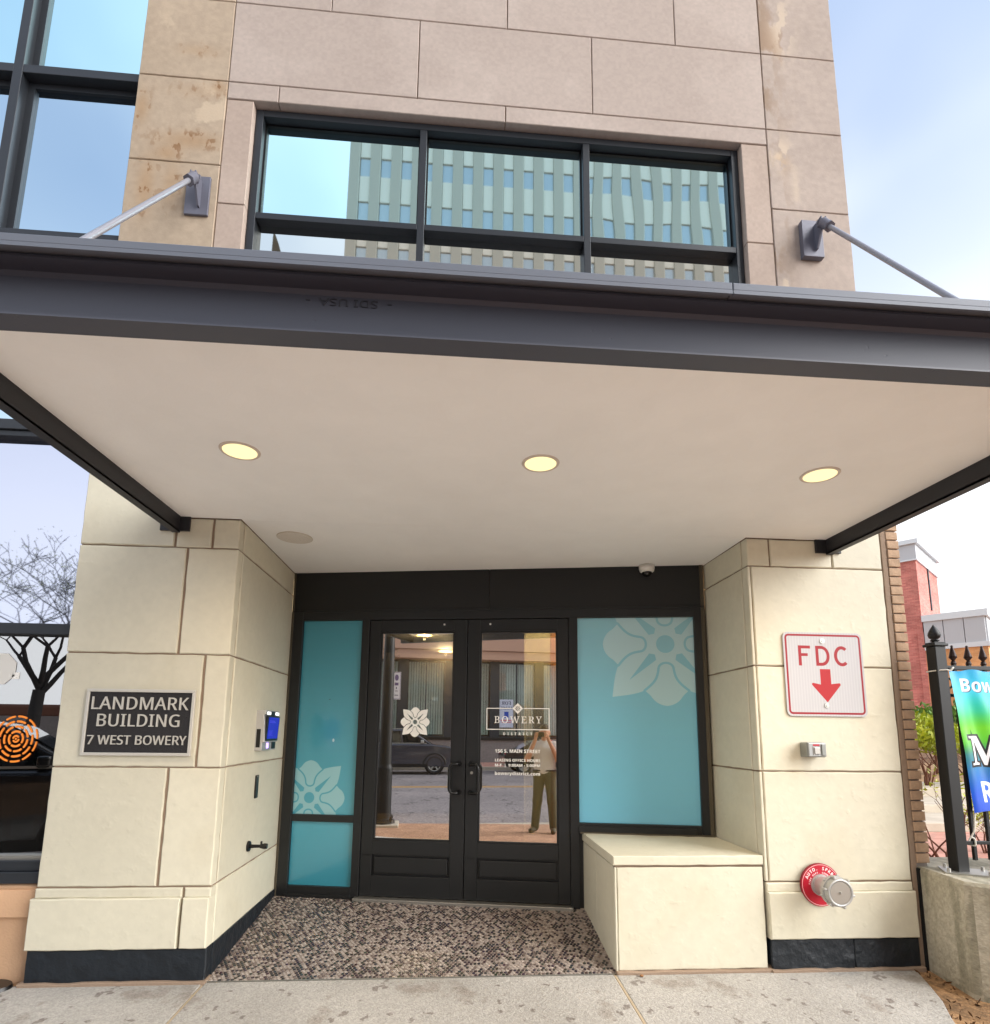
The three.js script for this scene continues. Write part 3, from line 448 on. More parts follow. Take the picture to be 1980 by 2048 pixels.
  decal('vinyl_lettering', Rr, 1.665, 2.222, 1.098, 1.690, 3000, (x, W, H) => {
    const k = zp * 3000, X = (q) => (q - 708) * k + (1.687 - 1.665) * 3000, Y = (q) => (q - 1107) * k + (1.690 - 1.636) * 3000;
    x.fillStyle = x.strokeStyle = '#f6f5f1'; x.lineWidth = 11 * k; x.strokeRect(X(714), Y(1113), X(1505) - X(714), Y(1378) - Y(1113));
    const fit = (txt, font, x0, x1, top, base, ls) => { const h = Y(base) - Y(top); x.save(); x.font = font.replace('$', Math.round(h / 0.72)); x.textBaseline = 'alphabetic'; let w; if (ls) { const cs = [...txt]; const ws = cs.map((c) => x.measureText(c).width); const tot = ws.reduce((a, b) => a + b, 0), gap = (X(x1) - X(x0) - tot) / (cs.length - 1); let p = X(x0); cs.forEach((c, i) => { x.fillText(c, p, Y(base)); p += ws[i] + gap; }); } else { w = x.measureText(txt).width; x.translate(X(x0), Y(base)); x.scale((X(x1) - X(x0)) / w, 1); x.fillText(txt, 0, 0); } x.restore(); };
    fit('BOWERY', '$px serif', 807, 1412, 1212, 1298, true);
    fit('DISTRICT', 'bold $px sans-serif', 922, 1293, 1414, 1448, true);
    fit('156 S. MAIN STREET', 'bold $px sans-serif', 820, 1395, 1626, 1667);
    fit('LEASING OFFICE HOURS', 'bold $px sans-serif', 820, 1395, 1742, 1776);
    fit('M-F  |  9:00AM - 5:00PM', 'bold $px sans-serif', 820, 1395, 1805, 1838);
    fit('bowerydistrict.com', 'bold $px sans-serif', 820, 1395, 1902, 1942);
    const cx = X(1108), cy = Y(1113), h = 68 * k; x.clearRect(cx - h - 6 * k, cy - 10 * k, 2 * h + 12 * k, 20 * k); x.beginPath(); x.moveTo(cx, cy - h); x.lineTo(cx + h, cy); x.lineTo(cx, cy + h); x.lineTo(cx - h, cy); x.closePath(); x.fill();
    x.globalCompositeOperation = 'destination-out'; for (let i = 0; i < 8; i++) { x.save(); x.translate(cx, cy); x.rotate((i * Math.PI) / 4); x.beginPath(); x.ellipse(0, -23 * k, 6 * k, 11 * k, 0, 0, 7); x.fill(); x.restore(); } x.beginPath(); x.arc(cx, cy, 7 * k, 0, 7); x.fill(); x.globalCompositeOperation = 'source-over';
  });
}
{ // ledge beside the doors, under the blue panel
  const g = thing('masonry_ledge', 'cream painted block ledge under the wide blue glass panel', 'ledge');
  const m = M.cream_paint;
  mesh('front_slab', slab(1.047, 1.988, 0.014, 0.612, -0.006, 0.06, 0.002, 0.004), m, g);
  mesh('cap', slab(1.022, 1.993, 0.626, 0.682, 0.0, 0.96, 0.0018, 0.005), m, g);
  const sd = (z0, z1) => { const q = slab(0.003, z1 - z0 - 0.003, 0.0, 0.614, 0, 0.03, 0.0014, 0.003); q.rotateY(-Math.PI / 2); q.translate(1.030, 0.0, z0); return boxUV(q, rr(0, 5), rr(0, 5)); };
  mesh('side_slab', sd(-0.47, -0.036), m, g); mesh('side_slab', sd(-0.92, -0.47), m, g); mesh('corner_slab', slab(1.030, 1.043, 0.01, 0.612, -0.006, 0.03, 0.001, 0.003), m, g);
  mesh('core', bx(1.038, 1.995, -0.05, 0.66, -0.95, -0.02), M.mortar, g);
}
// ================================================================= THINGS ON THE WALLS
{ // cast plaque
  const t = thing('wall_plaque', 'dark cast plaque with raised pale lettering on the left pier', 'plaque');
  const zz = 0.003;
  const fm = mat('plaque_metal', { color: 0xcfccc4, metalness: 0.3, roughness: 0.42 }), bg = mat('plaque_ground', { color: 0x2b2a2d, roughness: 0.8, metalness: 0.2, bumpMap: dataTex(256, (u, v) => 255 * pf(u, v, 64, 2, 401), false, 0.25), bumpScale: 0.004 });
  const x0 = -2.212, x1 = -1.576, y0 = 1.277, y1 = 1.676;
  mesh('border', [bx(x0, x1, y1 - 0.018, y1, zz, 0.026, 0.003), bx(x0, x1, y0, y0 + 0.018, zz, 0.026, 0.003), bx(x0, x0 + 0.018, y0 + 0.018, y1 - 0.018, zz, 0.026, 0.003), bx(x1 - 0.018, x1, y0 + 0.018, y1 - 0.018, zz, 0.026, 0.003)], fm, t);
  mesh('background', bx(x0 + 0.01, x1 - 0.01, y0 + 0.01, y1 - 0.01, zz, 0.017), bg, t);
  const font = await new FontLoader().loadAsync('fonts/droid/droid_sans_regular.typeface.json');
  const ln = (txt, cx, base, cap, w) => { const g = new TextGeometry(txt, { font, size: cap, depth: 0.007, curveSegments: 5, bevelEnabled: true, bevelThickness: 0.001, bevelSize: 0.0001, bevelSegments: 1 }); g.computeBoundingBox(); const b = g.boundingBox; g.translate(-(b.min.x + b.max.x) / 2, 0, 0); g.scale(w / (b.max.x - b.min.x), cap / (b.max.y - Math.min(0, b.min.y)), 1); g.translate(cx, base, 0.0165); return g; };
  const cx = (x0 + x1) / 2; // photographed line limits
  mesh('lettering', [ln('LANDMARK', cx, 1.553, 0.076, 0.565), ln('BUILDING', cx - 0.002, 1.451, 0.076, 0.48)], fm, t);
  mesh('address_lettering', ln('7 WEST BOWERY', cx, 1.343, 0.056, 0.575), fm, t);
}
{ // fire department connection sign
  const t = thing('fire_connection_sign', 'white square metal sign with red letters FDC and down arrow', 'sign');
  const x0 = 2.213, x1 = 2.772, y0 = 1.568, y1 = 2.133, w = x1 - x0, h = y1 - y0, r = 0.035;
  const s = new THREE.Shape(); s.moveTo(r, 0); s.lineTo(w - r, 0); s.absarc(w - r, r, r, -Math.PI / 2, 0); s.lineTo(w, h - r); s.absarc(w - r, h - r, r, 0, Math.PI / 2); s.lineTo(r, h); s.absarc(r, h - r, r, Math.PI / 2, Math.PI); s.lineTo(0, r); s.absarc(r, r, r, Math.PI, 1.5 * Math.PI);
  const back = new THREE.ExtrudeGeometry(s, { depth: 0.003, bevelEnabled: true, bevelSize: 0.0006, bevelThickness: 0.0006, bevelSegments: 1, curveSegments: 8 }); back.translate(x0, y0, 0.006);
  mesh('plate', back, M.aluminium, t);
  const tex = canvasTex(1024, 1034, (x, W, H) => {
    x.fillStyle = '#bdbcbf'; x.fillRect(0, 0, W, H); for (let i = 0; i < 60; i++) { x.fillStyle = i % 2 ? 'rgba(255,255,255,0.10)' : 'rgba(150,150,160,0.08)'; x.fillRect(i * 18, 0, 9, H); }
    const red = '#9a0014', q = W / 640; x.strokeStyle = '#930018'; x.lineWidth = 15 * q; x.beginPath(); x.roundRect ? x.roundRect(22 * q, 22 * q, W - 44 * q, H - 44 * q, 24 * q) : x.rect(22 * q, 22 * q, W - 44 * q, H - 44 * q); x.stroke();
    x.strokeStyle = x.fillStyle = red; x.lineWidth = 24 * q; const B = 258, T = 112;
    x.fillRect(118 * q, T * q - 8 * q, 24 * q, (B - T + 10) * q); x.fillRect(118 * q, T * q - 8 * q, 98 * q, 23 * q); x.fillRect(118 * q, (T + 52) * q, 76 * q, 22 * q);
    x.beginPath(); x.moveTo(269 * q, (T + 4) * q); x.lineTo(269 * q, (B - 10) * q); x.lineTo(300 * q, (B - 10) * q); x.bezierCurveTo(376 * q, (B - 10) * q, 376 * q, (T + 4) * q, 300 * q, (T + 4) * q); x.closePath(); x.stroke();
    x.lineWidth = 25 * q; x.beginPath(); x.ellipse(468 * q, ((T + B) / 2 - 3) * q, 50 * q, 66 * q, 0, 0.85, 2 * Math.PI - 0.85); x.stroke();
    x.fillStyle = '#ae0010'; x.beginPath(); [[282, 285], [366, 285], [366, 400], [432, 392], [440, 398], [440, 408], [326, 540], [212, 408], [210, 398], [220, 392], [282, 404]].forEach(([a, b], i) => (i ? x.lineTo(a * q, b * q) : x.moveTo(a * q, b * q))); x.closePath(); x.fill();
  });
  const f = new THREE.ShapeGeometry(s, 8); { const p = f.attributes.position, uv = f.attributes.uv; for (let i = 0; i < p.count; i++) uv.setXY(i, p.getX(i) / w, p.getY(i) / h); } f.translate(x0, y0, 0.0102);
  mesh('printed_face', f, mat('fdc_print', { map: tex, roughness: 0.6 }), t);
  for (const y of [2.075, 1.640]) mesh('bolt', [place(cyl(0.017, 0.018, 0.004, 24), { p: [2.489, y, 0.0125], r: [R(90), 0, 0] }), place(cyl(0.008, 0.008, 0.004, 6), { p: [2.489, y, 0.0155], r: [R(90), 0, 0] })], M.aluminium, t);
}
{ // key box
  const t = thing('key_box', 'small grey metal key box mounted below the red arrow sign', 'key box'); t.position.set(0, 0, 0);
  const m = mat('key_box_metal', { color: 0x8e918e, metalness: 0.5, roughness: 0.4 }), m2 = mat('key_box_face', { color: 0xa4a7a7, metalness: 0.45, roughness: 0.35 });
  mesh('housing', bx(2.284, 2.412, 1.303, 1.398, 0.002, 0.085, 0.008), m, t);
  mesh('front_cover', bx(2.288, 2.408, 1.307, 1.394, 0.084, 0.094, 0.006), m2, t);
  mesh('hinged_flap', bx(2.372, 2.4, 1.315, 1.386, 0.092, 0.102, 0.003), m, t);
  mesh('lock_door', [bx(2.322, 2.362, 1.322, 1.366, 0.092, 0.103, 0.004), bx(2.318, 2.324, 1.318, 1.37, 0.092, 0.098)], M.aluminium, t);
  mesh('red_label', bx(2.318, 2.362, 1.375, 1.386, 0.0935, 0.0955), mat('label_red', { color: 0xb3182c, roughness: 0.5 }), t);
}
{ // fire department connection
  const t = thing('fire_hose_connection', 'silver capped fire connection pipe with red plate low on right pier', 'fire connection'); t.position.set(2.344, 0.51, 0.012);
  const Z = (g, z) => place(g, { r: [R(90), 0, 0], p: [0, 0, z] }), r = 0.128;
  const al = mat('cast_aluminium', { color: 0xb9b9b7, metalness: 0.55, roughness: 0.42, bumpMap: bumpFine, bumpScale: 0.001 });
  mesh('plate', [Z(cyl(r, r + 0.002, 0.016, 56), 0.012)], mat('plate_red_edge', { color: 0x7d1423, roughness: 0.45 }), t);
  const tex = canvasTex(1024, 1024, (x, W) => {
    x.fillStyle = '#b80f2c'; x.fillRect(0, 0, W, W); x.strokeStyle = '#f3e3e4'; x.lineWidth = 9; x.beginPath(); x.arc(W / 2, W / 2, W * 0.475, 0, 7); x.stroke();
    const arc = (txt, rad, px, a0, a1, bold) => { x.save(); x.translate(W / 2, W / 2); x.fillStyle = '#f7eeee'; x.font = (bold ? 'bold ' : 'bold ') + px + 'px sans-serif'; x.textAlign = 'center'; [...txt].forEach((c, i) => { x.save(); x.rotate(a0 + (a1 - a0) * (i / (txt.length - 1))); x.fillText(c, 0, -rad); x.restore(); }); x.restore(); };
    arc('AUTO. SPKR.', W * 0.355, 112, R(-62), R(62), true); arc('FIRE DEPT. CONNECTION', W * 0.272, 58, R(-84), R(92));
  });
  const f = new THREE.CircleGeometry(r, 56); f.translate(0, 0, 0.0208); mesh('printed_face', f, mat('connection_print', { map: tex, roughness: 0.4 }), t);
  mesh('pipe', [Z(cyl(0.057, 0.057, 0.12, 36), 0.08), Z(cyl(0.062, 0.066, 0.012, 36), 0.027)], al, t);
  mesh('swivel_collar', [Z(cyl(0.086, 0.062, 0.02, 40), 0.135), Z(cyl(0.088, 0.088, 0.028, 40), 0.157)], al, t);
  const lug = []; for (let i = 0; i < 6; i++) { const a = (i / 6) * 6.283 + 0.3; lug.push(place(bx(-0.007, 0.007, 0.078, 0.097, 0.168, 0.203, 0.004), { r: [0, 0, a] })); lug.push(place(bx(-0.006, 0.006, 0.084, 0.096, 0.146, 0.162, 0.003), { r: [0, 0, a + 0.5] })); }
  mesh('cap', [Z(cyl(0.080, 0.082, 0.034, 40), 0.188), ...lug, new THREE.TorusGeometry(0.073, 0.008, 8, 48).translate(0, 0, 0.205)], al, t);
  mesh('cap_disc', [Z(cyl(0.064, 0.064, 0.004, 40), 0.206), Z(cyl(0.007, 0.008, 0.012, 12), 0.212)], M.aluminium, t);
  for (const q of t.children) if (q.name !== 'plate' && q.name !== 'printed_face') q.rotation.x = R(0);
}
{ // entry phone, plate, hook on the left wall of the recess
  const X = -1.395, t = thing('intercom_panel', 'silver entry phone with blue screen on left recess wall', 'intercom');
  const al = mat('intercom_case', { color: 0xc3c1c0, metalness: 0.5, roughness: 0.4 });
  const z0 = -0.89, z1 = -0.575, y0 = 1.295, y1 = 1.578;
  { const s = new THREE.Shape(); [[0, y0], [0.048, y0], [0.048, y0 + 0.055], [0.062, y0 + 0.06], [0.05, y1 - 0.03], [0.062, y1 - 0.026], [0.062, y1], [0, y1]].forEach(([a, b], i) => (i ? s.lineTo(a, b) : s.moveTo(a, b))); const g = new THREE.ExtrudeGeometry(s, { depth: z1 - z0, bevelEnabled: true, bevelSize: 0.002, bevelThickness: 0.002, bevelSegments: 1 }); g.translate(X, 0, z0); mesh('case', boxUV(g), al, t); }
  mesh('speaker_grille', bx(X + 0.008, X + 0.036, y0 + 0.02, y0 + 0.15, z1 + 0.001, z1 + 0.004), M.dark_plastic, t);
  const lampm = mat('intercom_lamp', { color: 0xffffff, emissive: 0xffffff, emissiveIntensity: 0.7 });
  mesh('camera_bar', bx(X + 0.058, X + 0.066, y1 - 0.034, y1 - 0.004, z0 + 0.01, z1 - 0.01), M.bronze_frame, t);
  for (const [a, b] of [[z1 - 0.1, z1 - 0.02], [z0 + 0.02, z0 + 0.1]]) mesh('lamp', bx(X + 0.064, X + 0.069, y1 - 0.03, y1 - 0.008, a, b), lampm, t);
  const scr = canvasTex(256, 256, (x) => { x.fillStyle = '#1a1496'; x.fillRect(0, 0, 256, 256); x.fillStyle = '#3a35b8'; x.fillRect(20, 40, 130, 10); x.fillRect(20, 58, 150, 8); x.strokeStyle = '#3d3ac0'; x.lineWidth = 3; x.strokeRect(28, 160, 100, 60); for (let i = 0; i < 4; i++) { x.fillStyle = '#3a35b8'; x.fillRect(36, 170 + i * 12, 70, 5); } });
  mesh('screen_bezel', place(bx(-0.006, 0.006, -0.09, 0.09, -0.142, 0.142, 0.003), { p: [X + 0.066, y0 + 0.155, (z0 + z1) / 2 - 0.004], r: [0, 0, R(-3)] }), M.dark_plastic, t);
  const sg = new THREE.PlaneGeometry(0.25, 0.155); sg.rotateY(Math.PI / 2); place(sg, { p: [X + 0.0735, y0 + 0.158, (z0 + z1) / 2 - 0.004], r: [0, 0, R(-3)] }); mesh('screen', sg, mat('intercom_screen', { map: scr, emissiveMap: scr, emissive: 0xffffff, emissiveIntensity: 0.55, roughness: 0.2 }), t);
  mesh('reader_light', bx(X + 0.048, X + 0.053, y0 + 0.012, y0 + 0.05, z1 - 0.14, z1 - 0.10), mat('violet_light', { color: 0xd8c8ff, emissive: 0xb48cff, emissiveIntensity: 1.2 }), t);
  mesh('reader', bx(X + 0.047, X + 0.054, y0 + 0.006, y0 + 0.058, z0 + 0.012, z0 + 0.10, 0.003), M.dark_plastic, t);
  const k = thing('pull_plate', 'small black upright plate on recess wall below the entry phone', 'plate');
  mesh('plate', bx(X, X + 0.012, 0.955, 1.118, -0.69, -0.635, 0.006), M.dark_plastic, k); mesh('screw', place(cyl(0.005, 0.005, 0.004, 10), { p: [X + 0.013, 1.108, -0.645], r: [0, 0, R(90)] }), M.aluminium, k);
  const h = thing('door_holder', 'black door holder knob sticking out low on left recess wall', 'door holder'); h.position.set(X, 0.64, -0.585);
  mesh('base', place(cyl(0.034, 0.036, 0.012, 24), { p: [0.008, 0, 0], r: [0, 0, R(-90)] }), M.cast_iron_black, h);
  mesh('stem', place(cyl(0.01, 0.013, 0.08, 14), { p: [0.05, 0, 0], r: [0, 0, R(-90)] }), M.cast_iron_black, h);
  mesh('rubber_tip', [place(cyl(0.02, 0.013, 0.03, 18), { p: [0.098, 0, 0], r: [0, 0, R(-90)] }), bx(0.085, 0.098, 0, 0.034, -0.008, 0.008, 0.004), place(cyl(0.017, 0.02, 0.02, 18), { p: [0.122, 0, 0], r: [0, 0, R(-90)] })], M.dark_plastic, h);
}
{ // dome camera, soffit speaker
  const c = thing('dome_camera', 'white dome security camera under the soffit above the blue panel', 'camera'); c.position.set(1.545, 2.789, -0.72);
  mesh('housing', new THREE.LatheGeometry([[0, 0], [0.062, 0], [0.062, -0.03], [0.056, -0.05], [0.044, -0.058], [0, -0.058]].map(([a, b]) => new THREE.Vector2(a, b)), 36), M.white_plastic, c);
  mesh('dome', new THREE.SphereGeometry(0.04, 28, 16, 0, 6.2832, Math.PI * 0.5, Math.PI * 0.5).translate(0, -0.054, 0), mat('smoked_dome', { color: 0x0c0d0f, roughness: 0.08 }), c);
  const s = thing('soffit_speaker', 'round perforated speaker grille flush in the soffit at the left', 'speaker'); s.position.set(-1.14, 2.789, -0.322);
  mesh('grille', cyl(0.116, 0.116, 0.004, 44).translate(0, -0.002, 0), mat('grille_paint', { map: dataTex(256, (u, v) => { const a = (u * 40) % 1 - 0.5, b = (v * 40) % 1 - 0.5; return Math.hypot(a, b) < 0.3 ? [176, 168, 160] : [226, 219, 210]; }, true), roughness: 0.7 }), s);
  mesh('rim', new THREE.TorusGeometry(0.119, 0.004, 8, 48).rotateX(Math.PI / 2).translate(0, -0.001, 0), mat('rim_paint', { color: 0xc9bfb2, roughness: 0.6 }), s);
}
{ // shop window at the far left
  const w = thing('shop_window', 'tall dark framed shop window with orange ring emblem beside the left pier', 'shop window');
  const zf = -0.06, zg = -0.12, xr = -2.385, fr = M.bronze_frame;
  mesh('frame', [bx(-7, xr, 0.535, 0.60, -0.2, zf + 0.02, 0.004), bx(-7, xr, 0.60, 0.66, -0.2, zf, 0.004), bx(-7, xr, 3.33, 3.368, -0.2, zf, 0.004)], fr, w);
  mesh('glazing_strip', bx(-7, xr, 0.66, 0.685, -0.15, zf - 0.02), M.aluminium, w);
  for (const x of [-6.96, -5.42, -3.90]) mesh('mullion', bx(x - 0.04, x + 0.04, 0.66, 3.33, -0.2, zf, 0.004), fr, w);
  mesh('transom', bx(-7, xr, 2.015, 2.085, -0.2, zf, 0.004), fr, w);
  for (const [a, b] of [[-6.92, -5.46], [-5.38, -3.94], [-3.86, xr]]) { mesh('upper_pane', bx(a, b, 2.085, 3.33, zg - 0.008, zg), M.shop_upper_glass, w); mesh('lower_pane', bx(a, b, 0.685, 2.015, zg - 0.008, zg), M.shop_glass, w); }
  const emblem = canvasTex(1024, 1024, (x, W) => { x.clearRect(0, 0, W, W); x.strokeStyle = '#e08a2e'; x.lineCap = 'round'; x.translate(W / 2, W / 2); const ring = (r, lw, n, gap, ph) => { x.lineWidth = lw; for (let i = 0; i < n; i++) { const a = ph + (i / n) * 6.283; x.beginPath(); x.arc(0, 0, r, a, a + 6.283 / n - gap); x.stroke(); } }; ring(470, 40, 11, 0.19, 0.15); ring(365, 44, 9, 0.23, 0.5); ring(258, 44, 7, 0.3, 0.1); ring(155, 44, 4, 0.42, 0.9); ring(62, 40, 2, 1.0, 0.3); x.fillStyle = '#e08a2e'; x.beginPath(); x.arc(0, 0, 22, 0, 7); x.fill(); });
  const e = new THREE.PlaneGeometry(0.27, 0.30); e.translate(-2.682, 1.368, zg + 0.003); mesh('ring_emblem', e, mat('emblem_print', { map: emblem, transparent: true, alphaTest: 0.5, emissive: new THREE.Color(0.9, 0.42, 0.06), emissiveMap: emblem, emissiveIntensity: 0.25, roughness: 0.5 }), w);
  const o = new THREE.CircleGeometry(0.105, 8); o.rotateZ(Math.PI / 8); o.translate(-2.835, 1.80, zg + 0.003); mesh('octagon_sticker', o, M.white_plastic, w);
  mesh('square_sticker', bx(-2.755, -2.713, 1.737, 1.779, zg + 0.001, zg + 0.003), M.vinyl_white, w);
  const i = thing('shop_interior', null, null); i.userData.kind = 'structure';
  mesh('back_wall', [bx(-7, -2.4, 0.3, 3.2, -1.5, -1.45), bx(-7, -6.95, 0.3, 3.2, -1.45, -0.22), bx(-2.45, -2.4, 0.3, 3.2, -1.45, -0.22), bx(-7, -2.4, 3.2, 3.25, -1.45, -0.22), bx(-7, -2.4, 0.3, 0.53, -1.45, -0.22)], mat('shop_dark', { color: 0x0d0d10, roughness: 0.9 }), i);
  const n = thing('paper_notice', 'small printed notice behind the lower shop window glass', 'notice');
  mesh('sheet', place(bx(-0.065, 0.065, -0.045, 0.045, -0.001, 0.001), { p: [-2.62, 0.83, zg - 0.06], r: [0, 0, R(4)] }), mat('notice_paper', { map: canvasTex(128, 96, (x) => { x.fillStyle = '#5a7078'; x.fillRect(0, 0, 128, 96); x.fillStyle = '#22333a'; x.fillRect(8, 14, 112, 3); x.fillRect(8, 44, 112, 5); x.fillRect(8, 70, 112, 3); }), roughness: 0.8 }), n);
}

// ================================================================= RIGHT OF THE BUILDING
{ // brick end of the side wall, brick by brick
  const w = thing('brick_wall', 'narrow painted buff brick wall end at the right edge of the pier', 'wall');
  mesh('mortar', bx(3.031, 3.108, 0.3, 3.06, -0.25, -0.016), M.mortar_grey, w);
  const v = [0, 1, 2, 3].map(() => slab(3.031, 3.118, 0, 0.057, 0, 0.2, 0.0012, 0.003));
  for (let i = 0, y = 0.632; y < 3.0; i++, y += 0.0662) { const o = mesh('brick', v[i % 4], M.buff_brick, w); o.position.set(rr(-0.002, 0.002), y, rr(-0.003, 0.002)); }
}
{ // board marked concrete wall end carrying the fence
  const w = thing('concrete_wall', 'low weathered concrete wall with chamfered corner beside the building', 'wall');
  const s = new THREE.Shape(); [[3.034, -0.3], [3.032, 0.015], [2.992, 0.372], [3.016, 0.402], [3.3, 0.62], [9, 2.4], [9, 1.6], [3.6, -0.3]].forEach(([x, z], i) => (i ? s.lineTo(x, -z) : s.moveTo(x, -z)));
  const g = new THREE.ExtrudeGeometry(s, { depth: 0.72, steps: 6, bevelEnabled: true, bevelThickness: 0.018, bevelSize: 0.014, bevelOffset: -0.014, bevelSegments: 1 }); g.rotateX(-Math.PI / 2); g.translate(0, -0.13, 0);
  mesh('wall_block', boxUV(g), M.board_concrete, w);
  const gap = mesh('joint', bx(3.02, 3.04, -0.15, 0.60, -0.1, 0.012), mat('gap_black', { color: 0x0c0c0d, roughness: 1 }), w);
}
const FZ = 0.15; // depth of the fence line
const blk = M.cast_iron_black;
{
  const p = thing('fence_post', 'black square iron fence post with pointed ball finial on base plate', 'fence post');
  const x = 3.178, y0 = 0.608;
  mesh('base_plate', place(bx(-0.125, 0.125, 0, 0.012, -0.1, 0.1, 0.002), { p: [x + 0.035, y0 - 0.001, FZ + 0.01], r: [0, R(-30), 0] }), M.aluminium, p);
  for (const [a, b] of [[-0.1, 0.07], [0.1, 0.08], [-0.09, -0.08], [0.1, -0.07]]) mesh('bolt', place(cyl(0.009, 0.011, 0.022, 8), { p: [x + 0.035 + a * 0.87 - b * 0.5, y0 + 0.02, FZ + 0.01 + b * 0.87 + a * 0.5] }), M.aluminium, p);
  mesh('shaft', bx(x - 0.038, x + 0.038, y0, 2.03, FZ - 0.038, FZ + 0.038, 0.005), blk, p);
  mesh('cap', [bx(x - 0.05, x + 0.05, 2.03, 2.048, FZ - 0.05, FZ + 0.05, 0.005), bx(x - 0.04, x + 0.04, 2.048, 2.058, FZ - 0.04, FZ + 0.04, 0.003)], blk, p);
  const L = [[0, 0.125], [0.006, 0.115], [0.022, 0.092], [0.034, 0.068], [0.037, 0.05], [0.031, 0.034], [0.018, 0.024], [0.026, 0.018], [0.026, 0.012], [0.018, 0.008], [0.022, 0], [0, 0]].map(([a, b]) => new THREE.Vector2(a, b)).reverse();
  mesh('finial', new THREE.LatheGeometry(L, 28).translate(x, 2.056, FZ), blk, p);
}
{
  const f = thing('iron_fence', 'black iron picket fence with spear points behind the banner', 'fence');
  mesh('rail', [bx(3.2, 6.5, 1.878, 1.905, FZ - 0.018, FZ + 0.018, 0.003)], blk, f); mesh('rail', bx(3.2, 6.5, 0.775, 0.795, FZ - 0.014, FZ + 0.014, 0.003), blk, f);
  mesh('rail', bx(3.2, 6.5, 1.70, 1.72, FZ - 0.014, FZ + 0.014, 0.003), blk, f);
  const spear = new THREE.LatheGeometry([[0, 0], [0.011, 0], [0.011, 0.03], [0.017, 0.034], [0.017, 0.042], [0.011, 0.046], [0.015, 0.052], [0.008, 0.06], [0.024, 0.082], [0.022, 0.092], [0.007, 0.155], [0.009, 0.16], [0.006, 0.168], [0, 0.17]].map(([a, b]) => new THREE.Vector2(a, b)), 10);
  const sp = mat('spear_bronze', { color: 0x2b1613, metalness: 0.3, roughness: 0.45 });
  for (let i = 0; i < 30; i++) { const x = 3.293 + i * 0.1055; mesh('picket', bx(x - 0.0105, x + 0.0105, 0.68, 1.93, FZ - 0.0105, FZ + 0.0105, 0.002), blk, f); const s = mesh('spear_point', spear, sp, f); s.position.set(x, 1.885, FZ); s.scale.set(1, 0.93, 1); }
  mesh('ring_scroll', new THREE.TorusGeometry(0.034, 0.006, 8, 28).translate(3.236, 1.79, FZ), blk, f);
}
{ // banner tied to the fence
  const b = thing('event_banner', 'blue to green vinyl banner tied to the black fence post', 'banner');
  const tex = canvasTex(1024, 1536, (x, W, H) => {
    const g = x.createLinearGradient(0, 0, 60, H); [[0, '#08a7e0'], [0.16, '#06c3dd'], [0.3, '#2fc89a'], [0.42, '#6fd11c'], [0.52, '#58c02c'], [0.6, '#3d8a8a'], [0.72, '#2d78b8'], [0.88, '#0a55d4'], [1, '#0a49c4']].forEach(([a, c]) => g.addColorStop(a, c)); x.fillStyle = g; x.fillRect(0, 0, W, H);
    const t = (s, f, px, py, fill, off, oc, ol) => { x.font = f; x.lineJoin = 'miter'; if (off) { x.fillStyle = oc; x.fillText(s, px + off, py + off); } if (ol) { x.strokeStyle = oc; x.lineWidth = ol; x.strokeText(s, px, py); } x.fillStyle = fill; x.fillText(s, px, py); };
    t('Bowery', 'bold 205px sans-serif', 84, 238, '#eceaf4', 9, '#2b3f66');
    t('M', 'bold 440px serif', 62, 1044, '#f1eef2', 0, '#0a0d10', 44); t('R', 'bold 310px sans-serif', 118, 1444, '#eef0fb', 0);
  });
  const W = 0.62, H = 0.90, g = new THREE.PlaneGeometry(W, H, 60, 60), p = g.attributes.position;
  for (let i = 0; i < p.count; i++) { const u = p.getX(i) / W + 0.5, v = p.getY(i) / H + 0.5; const lean = 0.055 * (1 - v); const sag = 0.012 * Math.sin(u * Math.PI * 6) * smooth(0.93, 1, v); p.setXYZ(i, 3.222 + u * W + lean, 0.972 + v * H - sag * 0.5 + 0.012 * Math.sin(u * 9) * (1 - v), FZ + 0.03 + 0.010 * Math.sin(u * 17 + v * 3) + 0.012 * Math.exp(-((u - 0.13 + 0.12 * (1 - v)) ** 2) * 160) + 0.008 * noise3(u * 6, v * 7, 3)); }
  g.computeVertexNormals(); mesh('sheet', g, mat('banner_print', { map: tex, roughness: 0.35, side: THREE.DoubleSide }), b);
  const cord = mat('white_cord', { color: 0xd9d6cc, roughness: 0.8 });
  mesh('tie', [tube([[3.235, 1.868, FZ + 0.04], [3.19, 1.872, FZ + 0.05], [3.135, 1.868, FZ + 0.02], [3.137, 1.866, FZ - 0.045], [3.22, 1.872, FZ - 0.045], [3.228, 1.88, FZ + 0.02]], 0.004, 6, 40), tube([[3.228, 1.866, FZ + 0.04], [3.24, 1.885, FZ + 0.045], [3.26, 1.89, FZ + 0.03]], 0.006, 6, 14)], cord, b);
  mesh('tie', [tube([[3.296, 0.985, FZ + 0.035], [3.285, 0.93, FZ + 0.035], [3.278, 0.86, FZ + 0.03], [3.262, 0.825, FZ + 0.02], [3.25, 0.80, FZ + 0.015]], 0.005, 6, 30), tube([[3.262, 0.825, FZ + 0.02], [3.285, 0.81, FZ + 0.02], [3.288, 0.77, FZ + 0.016], [3.26, 0.775, FZ - 0.02]], 0.005, 6, 20)], cord, b);
}
